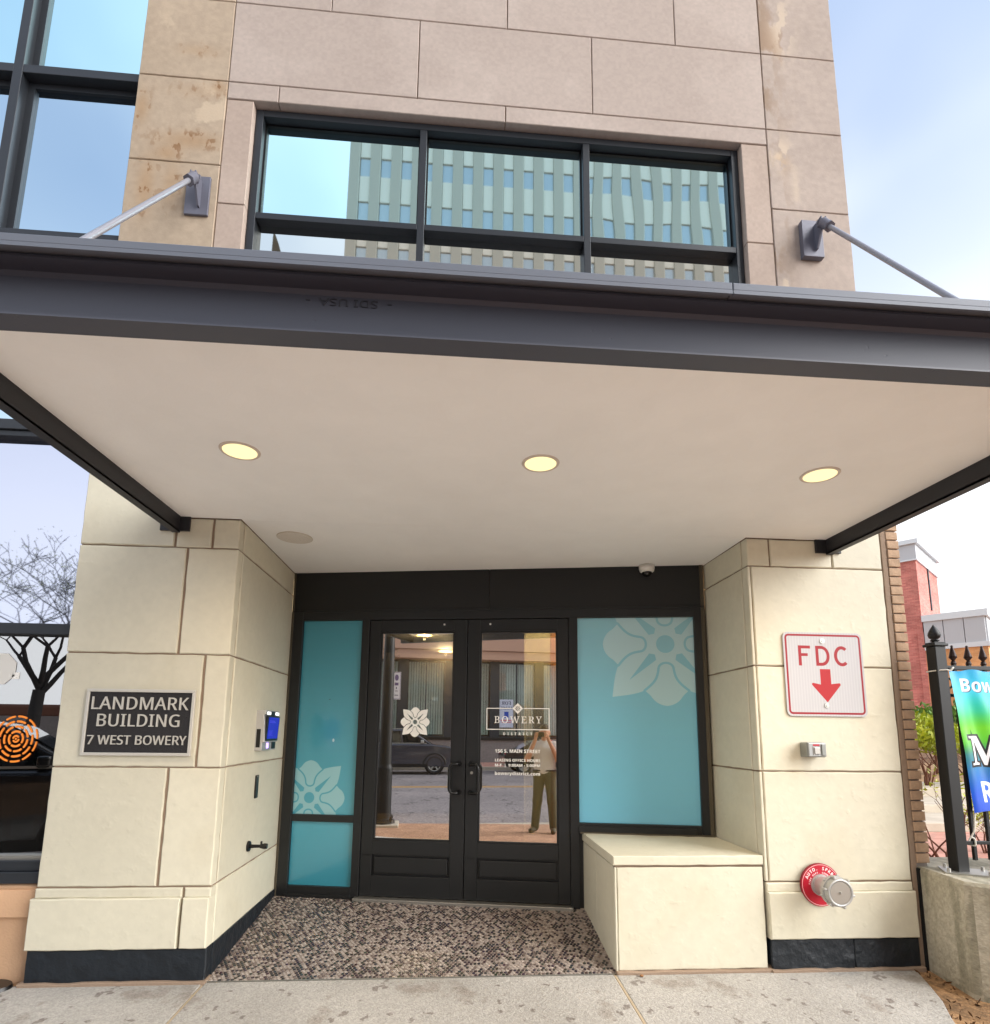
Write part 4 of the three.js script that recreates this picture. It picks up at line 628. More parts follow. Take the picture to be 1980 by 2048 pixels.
// paved court, steps, low concrete walls and shrubs beyond the fence
mat('court_brick', { map: dataTex(512, (u, v) => { const r = Math.floor(v * 24), uu = u * 12 + (r % 2) * 0.5, k = hash3(Math.floor(uu) % 12, r, 5), e = Math.min(uu % 1, 1 - uu % 1) * 2 < 0.06 || (v * 24) % 1 < 0.09; return e ? [150, 130, 118] : mix3([182, 128, 112], [206, 154, 138], k); }, true, 2.4), roughness: 0.9, bumpMap: bumpFine, bumpScale: 0.003 });
mat('pale_concrete', { map: dataTex(512, (u, v) => mix3([168, 158, 142], [204, 194, 178], pf(u, v, 6, 5, 501)), true, 2), roughness: 0.9, bumpMap: bumpFine, bumpScale: 0.004 });
{
  const c = mesh('courtyard', bx(3.2, 60, -0.36, -0.04, -30, -0.32), M.court_brick); c.userData.kind = 'structure';
  const t = thing('terrace_steps', 'low pale concrete terrace steps beyond the fence', 'steps');
  [[-5.2, 0.0, 0.10], [-6.4, 0.1, 0.24], [-7.8, 0.24, 0.40]].forEach(([z, a, h], i) => { mesh('step', bx(5.2, 40, -0.05, h, z - 1.6, z, 0.02), M.pale_concrete, t); });
  const gb = thing('planting_bed', null, null); gb.userData.kind = 'structure'; mesh('soil', bx(5.2, 60, -0.05, 0.34, -20, -9.0), M.dirt, gb);
}
// leaves and twigs for shrubs and trees
const leafGeo = (() => { const s = new THREE.Shape(); s.moveTo(0, 0); s.quadraticCurveTo(0.35, 0.45, 0, 1); s.quadraticCurveTo(-0.35, 0.45, 0, 0); const g = new THREE.ShapeGeometry(s, 3); const p = g.attributes.position; for (let i = 0; i < p.count; i++) p.setZ(i, 0.25 * Math.abs(p.getX(i)) - 0.12 * p.getY(i) * p.getY(i)); g.computeVertexNormals(); return norm(g); })();
const leafM = (n, c) => mat(n, { color: c, roughness: 0.7, transmission: 0.35, thickness: 0, side: THREE.DoubleSide }, true);
function leaves(centres, n, size, spread, m, parent) {
  const im = new THREE.InstancedMesh(leafGeo, m, n), q = new THREE.Quaternion(), m4 = new THREE.Matrix4(), c = new THREE.Color();
  for (let i = 0; i < n; i++) { const k = centres[Math.floor(rnd() * centres.length)], s = size * rr(0.6, 1.3); q.setFromEuler(new THREE.Euler(rr(-1.2, 1.2), rr(0, 6.28), rr(-1.2, 1.2))); m4.compose(new THREE.Vector3(k[0] + rr(-1, 1) * spread, k[1] + rr(-1, 1) * spread, k[2] + rr(-1, 1) * spread), q, new THREE.Vector3(s, s, s)); im.setMatrixAt(i, m4); const b = rr(0.6, 1.3); im.setColorAt(i, c.setRGB(b, b * rr(0.92, 1.05), b * rr(0.7, 1))); }
  im.name = 'foliage'; im.userData.kind = 'stuff'; im.castShadow = true; parent.add(im); return im;
}
function branching(p, dir, len, r, depth, out, tips, o) {
  const n = depth > 3 ? 3 : 2; let a = p.clone(), d = dir.clone(), rad = r;
  for (let i = 0; i < n; i++) { const b = a.clone().addScaledVector(d, len / n), r2 = rad * 0.88; out.push(bar(a.toArray(), b.toArray(), Math.max(rad, o.min || 0), Math.max(r2, o.min || 0), depth > 2 ? 7 : 4)); a = b; rad = r2; d.add(new THREE.Vector3(rr(-1, 1), rr(-0.6, 1) * o.up, rr(-1, 1)).multiplyScalar(o.wig)).normalize(); }
  if (depth <= 0) { tips.push(a.toArray()); return; }
  const k = depth > 2 ? o.k : o.k + (rnd() < 0.5 ? 1 : 0);
  for (let i = 0; i < k; i++) { const az = (i / k) * 6.28 + rr(-0.8, 0.8), t = new THREE.Vector3(Math.cos(az), rr(-0.1, 0.5), Math.sin(az)); branching(a, d.clone().multiplyScalar(rr(0.5, 1.1)).addScaledVector(t, o.spread).normalize(), len * rr(0.66, 0.86), rad * rr(0.55, 0.78), depth - 1, out, tips, o); }
}
mat('twig_brown', { color: 0x6b4534, roughness: 0.85 }); mat('bark_dark', { color: 0x2b2826, roughness: 0.9, bumpMap: bumpFine, bumpScale: 0.01 });
const lime = leafM('leaf_lime', 0xa9b52a), green = leafM('leaf_green', 0x5f8a26);
function shrub(name, label, x, y, z, len, r, d, o, nl, ls, m) {
  const t = thing(name, label, 'shrub', null), out = [], tips = [];
  for (let i = 0; i < o.stems; i++) branching(new THREE.Vector3(x + rr(-0.06, 0.06), y, z + rr(-0.06, 0.06)), new THREE.Vector3(rr(-0.4, 0.4), 1, rr(-0.4, 0.4)).normalize(), len, r, d, out, tips, o);
  mesh('stems', out, M.twig_brown, t); leaves(tips, nl, ls, o.sp, m, t); return t;
}
shrub('budding_shrub', 'bare stemmed shrub with few yellow green leaves behind the fence post', 4.66, -0.04, -1.6, 0.42, 0.02, 3, { k: 2, spread: 0.55, wig: 0.2, up: 1, stems: 4, sp: 0.05 }, 220, 0.05, lime);
shrub('lime_shrub', 'yellow green leafy shrub between brick wall end and fence post', 10.35, 0.3, -8.4, 0.55, 0.02, 3, { k: 2, spread: 0.8, wig: 0.25, up: 0.6, stems: 7, sp: 0.16 }, 2600, 0.14, lime);
shrub('lime_shrub', 'yellow green shrub seen between the fence post and the banner', 11.5, 0.3, -8.6, 0.5, 0.02, 3, { k: 2, spread: 0.8, wig: 0.25, up: 0.6, stems: 6, sp: 0.16 }, 1700, 0.13, lime);
shrub('green_shrub', 'darker green ground shrub in front of the rough stone base', 14.6, 0.3, -13.0, 0.7, 0.03, 3, { k: 2, spread: 0.9, wig: 0.25, up: 0.4, stems: 9, sp: 0.3 }, 3600, 0.18, green);
shrub('low_shrub', 'small green and yellow shrub low behind the black pickets', 6.95, -0.04, -3.6, 0.22, 0.012, 3, { k: 2, spread: 0.8, wig: 0.25, up: 0.4, stems: 6, sp: 0.05 }, 420, 0.05, lime);
{ // brick building beyond, turned to the street
  const b = thing('red_brick_building', 'red and orange brick building with pale metal tops and stone base', 'building');
  b.position.set(25.15, 0, -25); b.rotation.y = R(38.3); // local +x runs along the receding face, local +z along the near face
  const bt = (c0, c1, mc, s) => dataTex(1024, (u, v) => { const r = Math.floor(v * 40), uu = u * 14 + (r % 2) * 0.5, k = hash3(Math.floor(uu) % 14, r, s), e = (uu % 1) < 0.05 || (v * 40) % 1 < 0.14; return (e ? mc : mix3(c0, c1, k)).map((q) => q * (0.86 + 0.28 * pf(u, v, 5, 4, s))); }, true, 3.2);
  mat('red_brick', { map: bt([176, 104, 96], [200, 128, 118], [190, 140, 128], 601), roughness: 0.9 }); mat('orange_brick', { map: bt([206, 148, 96], [220, 166, 114], [212, 168, 124], 602), roughness: 0.9 });
  mat('pale_metal', { color: 0xb9bcc0, metalness: 0.3, roughness: 0.45 }); mat('trim_metal', { color: 0xd2d8dc, metalness: 0.3, roughness: 0.4 });
  mat('rubble_stone', { map: dataTex(512, (u, v) => { const r = Math.floor(v * 9), uu = u * 7 + hash3(r, 1, 2), k = hash3(Math.floor(uu) % 7, r, 9), e = (uu % 1) < 0.05 || (v * 9) % 1 < 0.1; return e ? [120, 104, 92] : mix3([150, 128, 106], [196, 176, 152], k).map((q) => q * (0.8 + 0.4 * pf(u, v, 30, 3, 603))); }, true, 3), bumpMap: bumpFine, bumpScale: 0.03, roughness: 0.95 });
  const st = 1.75;
  mesh('tower', bx(0, 5.2, st, 11.1, -7, 0), M.red_brick, b); mesh('tower_slot', bx(2.55, 2.75, 8.6, 11.1, 0.002, 0.06), M.bronze_frame, b);
  const tp = sub('tower_cladding', b); for (let i = 0; i < 5; i++) mesh('panel', bx(0.02 + i * 1.04, 1.03 + i * 1.04, 11.1, 11.95, -0.1, 0.05), M.pale_metal, tp); mesh('panel', bx(-0.05, 0.015, 11.1, 11.95, -7, 0.05), M.pale_metal, tp); mesh('coping', bx(-0.18, 5.38, 11.95, 12.2, -7.1, 0.2), M.trim_metal, tp); mesh('lower_trim', bx(-0.08, 5.28, 11.02, 11.1, -7.05, 0.08), M.trim_metal, tp);
  mesh('rear_wing', bx(5.2, 16, st, 8.6, -7, -0.3), M.red_brick, b); mesh('downpipe', bx(5.5, 5.75, st, 8.7, -0.29, -0.05), M.trim_metal, b);
  mesh('low_block', bx(0.0, 12, st, 6.1, 0.01, 2.6), M.orange_brick, b);
  mesh('red_pier', bx(-0.06, 0.4, st, 7.0, -0.25, 0.02), M.red_brick, b);
  const lp = sub('block_cladding', b); for (let i = 0; i < 3; i++) mesh('panel', bx(-0.02, 0.2, 6.25, 7.55, 0.05 + i * 0.85, 0.87 + i * 0.85), M.pale_metal, lp); mesh('panel', bx(0.2, 12, 6.25, 7.55, 2.5, 2.63), M.pale_metal, lp); mesh('coping', bx(-0.12, 12.1, 7.55, 7.9, 0.0, 2.74), M.trim_metal, lp); mesh('lower_trim', bx(-0.08, 12.1, 6.0, 6.25, 0.012, 2.69), M.trim_metal, lp);
  mesh('stone_base', bx(-0.1, 12.2, -0.5, st, -7.1, 2.7), M.rubble_stone, b);
}
{ // litter and small things on the pavement
  const p = mesh('pebble', new THREE.SphereGeometry(1, 20, 12).scale(0.012, 0.007, 0.009).translate(1.17, 0.004, 0.045), mat('pebble_brown', { color: 0x8a6038, roughness: 0.5 })); tag(p, 'small brown pebble on the pavement in front of the ledge', 'pebble');
  const w = mesh('white_scrap', place(new THREE.BoxGeometry(0.02, 0.003, 0.008, 3, 1, 1), { p: [-1.71, -0.012, 0.2], r: [0, 0.3, 0] }), M.white_plastic); tag(w, 'tiny white paper scrap on pavement before the left pier', 'scrap');
  const k = mesh('drain_cover', place(new THREE.CylinderGeometry(0.13, 0.14, 0.03, 32), { p: [-2.56, 0.0, 0.03], r: [R(2), 0, 0], s: [1, 1, 0.6] }), M.dark_plastic); tag(k, 'round black drain cover beside the plinth at the left edge', 'drain cover');
  const leafy = thing('fallen_leaves', 'dry brown leaf litter at the pavement edge beside concrete wall', 'leaf litter'); leafy.userData.kind = 'stuff';
  const pts = []; for (let i = 0; i < 40; i++) { const a = rr(0.05, 0.9); pts.push([2.86 + 0.12 * Math.sin(a * 7) - a * 0.12 + rr(-0.05, 0.12), -0.02 - 0.02 * a, a]); }
  const im = leaves(pts, 60, 0.035, 0.012, mat('leaf_dry', { color: 0x5a3d24, roughness: 0.9, side: THREE.DoubleSide }), leafy); im.name = 'dry_leaf';
}

// ================================================================= THE STREET BEHIND THE CAMERA (seen in the glass)
const street = { th: R(25), O: [-2.9, 0, 4.3] };
const S2W = (s, y, t) => [street.O[0] + s * Math.cos(street.th) - t * Math.sin(street.th), y, street.O[2] + s * Math.sin(street.th) + t * Math.cos(street.th)];
const onStreet = (o, s = 0, y = 0, t = 0) => { o.position.set(...S2W(s, y, t)); o.rotation.y = -street.th; return o; };
{
  const road = onStreet(mesh('road', bx(-70, 70, -0.4, -0.30, -0.25, 16), M.asphalt)); road.userData.kind = 'structure';
  const cb = onStreet(mesh('curb', bx(-70, 70, -0.4, -0.165, -0.42, -0.25, 0.02), M.pale_concrete)); cb.userData.kind = 'structure';
  const cb2 = onStreet(mesh('curb', bx(-70, 70, -0.4, -0.14, 16, 16.2, 0.02), M.pale_concrete)); cb2.userData.kind = 'structure';
  const sw = onStreet(mesh('far_sidewalk', bx(-70, 70, -0.3, -0.14, 16.2, 20.1), M.court_brick)); sw.userData.kind = 'structure';
  const yl = onStreet(mesh('yellow_line', [bx(-70, 70, -0.3, -0.296, 7.85, 7.97), bx(-70, 70, -0.3, -0.296, 8.17, 8.29)], M.yellow_paint)); yl.userData.kind = 'structure';
}
{ // low building across the street
  const b = onStreet(thing('office_building', 'low building across the street with blinds in its windows, reflected in doors', 'building'));
  mat('pink_panel', { color: 0xc09a84, roughness: 0.8 }); mat('blind_white', { color: 0xeef0e2, roughness: 0.85 }); mat('granite', { map: dataTex(256, (u, v) => mix3([110, 104, 102], [150, 142, 138], pf(u, v, 40, 3, 701)), true, 1), roughness: 0.7 });
  mesh('fascia', bx(-3.3, 34, 5.72, 8.2, 19.2, 20.4), M.pink_panel, b); mesh('fascia_band', bx(-3.3, 34, 5.25, 5.70, 19.3, 20.4), M.pink_panel, b); mesh('wall', bx(-3.3, 34, 8.2, 8.6, 19.4, 34), M.pale_concrete, b);
  mesh('base', bx(-3.3, 34, -0.2, 1.02, 20, 20.4), M.granite, b); mesh('window_ledge', bx(-3.3, 34, 1.02, 1.16, 19.9, 20.4), M.dark_plastic, b); mesh('rear_wall', bx(-3.3, 34, -0.2, 8.2, 21.3, 21.5), M.lobby_dark, b);
  for (let i = 0; i < 15; i++) {
    const s = -3.2 + i * 2.46 + 0.02; const w = sub('window', b);
    mesh('frame', [bx(s, s + 0.5, 1.16, 5.25, 20, 20.3), bx(s + 0.5, s + 2.46, 1.16, 1.22, 20.05, 20.2), bx(s + 1.44, s + 1.5, 1.22, 5.25, 20.05, 20.2)], M.bronze_frame, w);
    const sl = []; for (let k = 0; k < 14; k++) sl.push(place(bx(-0.058, 0.058, 1.3, 5.15, -0.003, 0.003), { p: [s + 0.6 + k * 0.135, 0, 20.4], r: [0, rr(0.1, 0.5), 0] }));
    const bl = mesh('blind', sl, M.blind_white, w); bl.userData.kind = 'stuff'; mesh('pane', bx(s + 0.5, s + 2.46, 1.22, 5.25, 20.12, 20.13), M.clear_glass, w);
  }
  const l = onStreet(thing('lease_sign', 'white for lease poster in the window across the street', 'poster'));
  const tx = canvasTex(256, 512, (x) => { x.fillStyle = '#c9d0e0'; x.fillRect(0, 0, 256, 512); x.fillStyle = '#20264a'; x.font = 'bold 84px serif'; x.textAlign = 'center'; x.fillText('FOR', 128, 95); x.font = 'bold 68px serif'; x.fillText('LEASE', 128, 180); x.fillStyle = '#2c4fb4'; x.fillRect(88, 225, 80, 110); x.fillStyle = '#c98a94'; x.fillRect(20, 370, 216, 26); x.fillRect(40, 410, 176, 20); });
  const g = new THREE.PlaneGeometry(0.75, 1.5); g.rotateY(Math.PI); g.translate(5.1, 2.45, 20.04); mesh('sheet', [g], mat('lease_print', { map: tx, roughness: 0.7, side: THREE.DoubleSide }), l);
}
{ // tall office tower
  const b = thing('office_tower', 'tall ribbed office tower reflected in the upper window', 'building'); const z = 36, x0 = -9.05, pitch = 1.63, n = 22, fh = 4.0;
  mat('tower_fin', { color: 0xc4c2b9, roughness: 0.85 }); mat('tower_panel', { color: 0xf2f0e8, roughness: 0.8 }); mat('tower_glass', { color: new THREE.Color(0.62, 0.70, 0.76), metalness: 0.35, roughness: 0.1 }); mat('tower_edge', { color: 0xdcdcd2, roughness: 0.7 });
  mesh('wall', bx(x0, x0 + n * pitch, 8, 76, z + 0.25, z + 20), M.tower_fin, b);
  const fin = bx(0, 0.76, 8, 76, -0.1, 0.3, 0.02), edge = bx(0, 0.05, 8, 76, -0.13, 0), pan = bx(0.02, 0.80, 0.02, 2.30, 0.06, 0.2, 0.01), win = bx(0.02, 0.80, 0.02, 1.66, 0.16, 0.2);
  for (let i = 0; i < n; i++) { const x = x0 + i * pitch + (i ? 0 : 0); const f = mesh('fin', fin, M.tower_fin, b); f.position.set(x, 0, z); const e = mesh('fin_edge', edge, M.tower_edge, b); e.position.set(x + 0.76, 0, z + 0.05);
    for (let k = 0; k < 10; k++) { const y = 26.0 + k * fh; const p = mesh('panel', pan, M.tower_panel, b); p.position.set(x + 0.82, y + 0.50, z); const w = mesh('window', win, M.tower_glass, b); w.position.set(x + 0.82, y + 0.50 + 2.31, z); } }
  const lo = []; for (let i = 0; i < n; i++) lo.push(bx(x0 + i * pitch + 0.8, x0 + i * pitch + 1.6, 8, 26, z + 0.18, z + 0.26)); const L = mesh('lower_glazing', lo, M.tower_glass, b); L.userData.kind = 'stuff';
  const a = thing('sail_topped_tower', 'tower with a curved dark sail shaped top reflected in the lower window', 'building'); mesh('shaft', bx(-17, -12.6, -0.4, 34.5, 37, 41), M.pale_concrete, a);
  const s = new THREE.Shape(); s.moveTo(-14.62, 34.4); s.lineTo(-14.55, 39.5); s.quadraticCurveTo(-14.1, 38.6, -13.6, 36.2); s.lineTo(-13.4, 34.4); s.closePath(); const g = new THREE.ExtrudeGeometry(s, { depth: 0.5, bevelEnabled: false }); g.translate(0, 0, 36.2); mesh('sail', boxUV(g), mat('sail_bronze', { color: 0x5c5344, roughness: 0.7 }), a);
}
{ // street tree
  const t = thing('street_tree', 'bare budding street tree reflected in the left shop window', 'tree'), tr = [], br = [], tips = [];
  const base = new THREE.Vector3(-14.2, -0.2, 16.8); const up = new THREE.Vector3(0.03, 1, 0);
  tr.push(bar(base.toArray(), [-14.15, 1.4, 16.8], 0.26, 0.2, 12), bar([-14.15, 1.4, 16.8], [-14.1, 2.7, 16.85], 0.2, 0.18, 12)); mesh('trunk', tr, M.bark_dark, t);
  const o = { k: 2, spread: 0.72, wig: 0.2, up: 0.4, min: 0.009 };
  for (let i = 0; i < 6; i++) { const az = i * 1.26 + 0.4; branching(new THREE.Vector3(-14.1, 2.5 + 0.1 * i, 16.85), new THREE.Vector3(Math.cos(az) * 0.7, 1, Math.sin(az) * 0.7).normalize(), 1.45, 0.095, 6, br, tips, o); }
  mesh('crown', br, M.bark_dark, t); leaves(tips, 1400, 0.07, 0.3, leafM('leaf_bud', 0x8a9440), t);
  const bk = thing('stone_wall', 'dark low garden wall behind the street tree, reflected in shop window', 'wall'); mesh('wall', bx(-40, -10, -0.3, 2.0, 27, 27.5), M.granite, bk); mesh('hedge', bx(-40, -10, 1.9, 2.6, 27.2, 28.4, 0.2), M.twig_brown, bk);
}
{ // cast iron lamp post and parking sign at the near curb
  const p = onStreet(thing('lamp_post', 'black cast iron lamp post with bolted base at curb, reflected in doors', 'lamp post'), -0.385, 0, -0.72);
  mesh('footing', bx(-0.26, 0.26, -0.3, -0.075, -0.26, 0.26, 0.015), M.pale_concrete, p);
  mesh('base_flange', [cyl(0.19, 0.2, 0.05, 28).translate(0, -0.05, 0), cyl(0.14, 0.16, 0.04, 28).translate(0, -0.01, 0)], M.cast_iron_black, p);
  for (let i = 0; i < 4; i++) { const a = i * 1.5708 + 0.78; mesh('anchor_bolt', [cyl(0.018, 0.018, 0.1, 8).translate(Math.cos(a) * 0.19, -0.01, Math.sin(a) * 0.19), cyl(0.03, 0.03, 0.03, 6).translate(Math.cos(a) * 0.19, 0.0, Math.sin(a) * 0.19)], M.cast_iron_black, p); }
  mesh('shaft', new THREE.LatheGeometry([[0.135, 0], [0.14, 0.06], [0.13, 0.1], [0.125, 0.75], [0.138, 0.8], [0.12, 0.85], [0.105, 0.9], [0.10, 2.4], [0.06, 4.6], [0.085, 4.65], [0.05, 4.75]].map(([a, b]) => new THREE.Vector2(a, b)), 24), M.cast_iron_black, p);
  mesh('lantern', new THREE.LatheGeometry([[0.02, 4.7], [0.13, 4.8], [0.19, 5.1], [0.13, 5.32], [0.03, 5.5], [0, 5.58]].map(([a, b]) => new THREE.Vector2(a, b)), 20), M.white_plastic, p);
  const s = onStreet(thing('parking_sign', 'narrow white parking sign on the lamp post, reflected in left door', 'sign'), -0.24, 0, -0.72);
  const tx = canvasTex(128, 384, (x) => { x.fillStyle = '#ece8ee'; x.fillRect(0, 0, 128, 384); x.strokeStyle = '#6b5a8c'; x.lineWidth = 6; x.strokeRect(8, 8, 112, 368); x.fillStyle = '#6d5a86'; x.beginPath(); x.ellipse(64, 80, 30, 44, 0, 0, 7); x.fill(); x.fillRect(34, 150, 60, 40); x.fillStyle = '#3b3450'; x.fillRect(58, 210, 14, 30); x.fillRect(44, 262, 40, 10); x.fillRect(34, 320, 60, 10); });
  mesh('plate', bx(-0.07, 0.07, 1.98, 2.46, -0.004, 0.004, 0.003), M.aluminium, s); const g = new THREE.PlaneGeometry(0.138, 0.476); g.rotateY(Math.PI); g.translate(0, 2.22, -0.006); mesh('printed_face', g, mat('parking_print', { map: tx, roughness: 0.5, side: THREE.DoubleSide }), s); mesh('bracket', bx(-0.14, 0, 2.2, 2.23, 0.005, 0.02), M.cast_iron_black, s);
}
// cars: side profile, wheels, glass; local +x is the front, local -z the side towards the entrance
function car(label, s, t, paint, prof, glassP, wheels, wr, W, rear) {
  const c = onStreet(thing('parked_car', label, 'car'), s, -0.30, t);
  const ex = (pts, d, z0, bev) => { const q = new THREE.Shape(); pts.forEach(([x, y], i) => (i ? q.lineTo(x, y) : q.moveTo(x, y))); const g = new THREE.ExtrudeGeometry(q, { depth: d, bevelEnabled: bev > 0, bevelSize: bev, bevelThickness: bev, bevelOffset: -bev, bevelSegments: 3 }); g.translate(0, 0, z0 + (bev || 0)); return boxUV(g); };
  mesh('body', [ex(prof.lower, W - 0.12, 0, 0.06), ex(prof.cabin, W - 0.44, 0.16, 0.06)], paint, c);
  mesh('window', glassP.flatMap((g) => [ex(g, 0.012, 0.152, 0), ex(g, 0.012, W - 0.232, 0)]), mat('car_glass', { color: 0x14181a, roughness: 0.05, clearcoat: 1 }, true), c);
  mesh('windscreen', ex(prof.screen, W - 0.6, 0.24, 0), M.car_glass, c);
  mesh('chrome_strip', [bx(prof.belt[0], prof.belt[1], prof.belt[2], prof.belt[2] + 0.03, 0.140, 0.152), bx(prof.rail[0], prof.rail[1], prof.rail[2], prof.rail[2] + 0.03, 0.24, 0.28)], M.aluminium, c);
  mesh('sill_trim', [bx(prof.sill[0], prof.sill[1], 0.30, 0.42, -0.015, 0.05), bx(prof.sill[0], prof.sill[1], 0.42, 0.44, -0.018, 0.0)], M.dark_plastic, c);
  for (const x of wheels) for (const z of [0.11, W - 0.13]) { const w = sub('wheel', c); w.position.set(x, wr, z); mesh('tyre', new THREE.TorusGeometry(wr * 0.78, wr * 0.235, 12, 36).scale(1, 1, 1.25), M.dark_plastic, w); const sp = [cyl(wr * 0.14, wr * 0.14, 0.2, 16).rotateX(Math.PI / 2)]; for (let i = 0; i < 5; i++) sp.push(place(bx(-0.03, 0.03, 0, wr * 0.62, -0.1, -0.07), { r: [0, 0, i * 1.2566] }), place(bx(-0.03, 0.03, 0, wr * 0.62, 0.07, 0.1), { r: [0, 0, i * 1.2566] })); mesh('rim', [...sp, new THREE.TorusGeometry(wr * 0.6, 0.02, 8, 32).translate(0, 0, -0.08)], M.aluminium, w); }
  mesh('wheel_arch', wheels.map((x) => new THREE.TorusGeometry(wr * 1.14, 0.045, 8, 24, Math.PI).translate(x, wr, 0.02)), M.dark_plastic, c);
  for (const z of [0.1, W - 0.5]) mesh('headlight', bx(prof.head[0], prof.head[0] + 0.22, prof.head[1], prof.head[1] + 0.13, z - 0.04, z + 0.36, 0.03), mat('headlight_glass', { color: 0xdfe4e8, roughness: 0.12, metalness: 0.4 }), c);
  for (const z of [0.08, W - 0.3]) mesh('tail_light', bx(rear[0] - 0.02, rear[0] + 0.16, rear[1], rear[1] + 0.16, z - 0.03, z + 0.22, 0.02), mat('tail_red', { color: 0xa8182a, roughness: 0.2 }), c);
  mesh('mirror', [bx(prof.mirror[0] - 0.06, prof.mirror[0] + 0.08, prof.mirror[1], prof.mirror[1] + 0.14, 0.0, 0.17, 0.03)], paint === M.paint_black ? paint : M.aluminium, c); mesh('bumper', bx(prof.bump[0], prof.bump[0] + 0.14, 0.28, 0.5, 0.05, W - 0.05, 0.05), M.dark_plastic, c);
  return c;
}
mat('paint_charcoal', { color: 0x3b3c47, metalness: 0.5, roughness: 0.3, clearcoat: 1, clearcoatRoughness: 0.05 }, true); mat('paint_black', { color: 0x0c0d10, metalness: 0.3, roughness: 0.25, clearcoat: 1, clearcoatRoughness: 0.05 }, true);
const suv = { lower: [[-4.78, 0.42], [-4.82, 0.75], [-4.76, 1.2], [-2.2, 1.24], [-1.0, 1.22], [-0.35, 1.14], [-0.07, 1.04], [0.0, 0.74], [-0.05, 0.38], [-0.3, 0.30], [-4.6, 0.32]], cabin: [[-4.74, 1.15], [-4.5, 1.68], [-4.1, 1.80], [-2.3, 1.82], [-1.85, 1.76], [-0.98, 1.18]], screen: [[-1.02, 1.24], [-1.80, 1.75], [-1.86, 1.75], [-1.10, 1.24]], belt: [-4.5, -1.25, 1.245], rail: [-4.3, -2.0, 1.83], sill: [-4.0, -1.2], head: [-0.3, 0.88], mirror: [-1.45, 1.26], bump: [-0.12, 0] };
car('dark grey parked car with chrome window line, reflected in the left door', 1.95, 13.2, M.paint_charcoal, suv, [[[-4.35, 1.25], [-4.2, 1.66], [-3.3, 1.74], [-3.3, 1.25]], [[-3.22, 1.25], [-3.22, 1.74], [-2.35, 1.75], [-2.3, 1.25]], [[-2.22, 1.25], [-2.26, 1.75], [-1.92, 1.70], [-1.2, 1.25]]], [-0.93, -3.85], 0.40, 1.9, [-4.8, 0.95]);
const sedan = { lower: [[-4.5, 0.4], [-4.55, 0.75], [-4.42, 0.96], [-3.6, 1.0], [-1.3, 0.98], [-0.3, 0.86], [-0.02, 0.74], [0, 0.5], [-0.06, 0.3], [-4.4, 0.3]], cabin: [[-4.1, 0.92], [-3.3, 1.36], [-2.9, 1.42], [-2.2, 1.41], [-1.2, 0.92]], screen: [[-1.28, 0.98], [-2.14, 1.38], [-2.18, 1.38], [-1.34, 0.98]], belt: [-3.8, -1.5, 0.97], rail: [-3, -2.2, 1.42], sill: [-3.6, -1.2], head: [-0.32, 0.66], mirror: [-1.6, 1.0], bump: [-0.12, 0] };
car('black parked car with red tail light, reflected in right door behind lettering', 8.5, 13.5, M.paint_black, sedan, [[[-3.65, 1.0], [-3.2, 1.31], [-2.6, 1.35], [-2.6, 1.0]], [[-2.52, 1.0], [-2.52, 1.35], [-2.2, 1.34], [-1.5, 1.0]]], [-0.9, -3.7], 0.34, 1.8, [-4.5, 0.72]);

car('black car at the near kerb, reflected as dark mass low in the shop window', -0.7, 0.1, M.paint_black, suv, [[[-4.35, 1.25], [-4.2, 1.66], [-3.3, 1.74], [-3.3, 1.25]], [[-3.22, 1.25], [-3.22, 1.74], [-2.35, 1.75], [-2.3, 1.25]], [[-2.22, 1.25], [-2.26, 1.75], [-1.92, 1.70], [-1.2, 1.25]]], [-0.93, -3.85], 0.40, 1.9, [-4.8, 0.95]);

// ================================================================= THE PHOTOGRAPHER (seen in the right door)
function sdf(caps, lo, size, res, k, m, name, parent) { // smooth union of tapered capsules, polygonized
  const mc = new MarchingCubes(res, m, false, false, 400000); mc.isolation = 0; const h = res / 2, s = size / 2, c = [lo[0] + s, lo[1] + s, lo[2] + s];
  for (let z = 0; z < res; z++) for (let y = 0; y < res; y++) for (let x = 0; x < res; x++) {
    const X = c[0] + ((x - h) / h) * s, Y = c[1] + ((y - h) / h) * s, Zz = c[2] + ((z - h) / h) * s; let acc = 0, dmin = 1e9;
    for (const q of caps) { const bxx = q[4] - q[0], by = q[5] - q[1], bz = q[6] - q[2], L = bxx * bxx + by * by + bz * bz; let t = L > 0 ? ((X - q[0]) * bxx + (Y - q[1]) * by + (Zz - q[2]) * bz) / L : 0; t = t < 0 ? 0 : t > 1 ? 1 : t; const f = q[8] || 1; const dx = X - q[0] - bxx * t, dy = Y - q[1] - by * t, dz = (Zz - q[2] - bz * t) / f; const d = Math.sqrt(dx * dx + dy * dy + dz * dz) - (q[3] + (q[7] - q[3]) * t); if (d < dmin) dmin = d; if (d < 0.2) acc += Math.exp(-d / k); }
    mc.field[x + y * res + z * res * res] = acc > 0 ? k * Math.log(acc) : -dmin;
  }
  mc.update(); const n = mc.count, P = mc.positionArray.slice(0, n * 3); for (let i = 0; i < n; i++) for (let a = 0; a < 3; a++) P[i * 3 + a] = c[a] + P[i * 3 + a] * s;
  const g = new THREE.BufferGeometry(); g.setAttribute('position', new THREE.BufferAttribute(P, 3)); g.setAttribute('normal', new THREE.BufferAttribute(mc.normalArray.slice(0, n * 3), 3)); g.setAttribute('uv', new THREE.BufferAttribute(new Float32Array(n * 2), 2));
  return parent ? mesh(name, g, m, parent) : g;
}
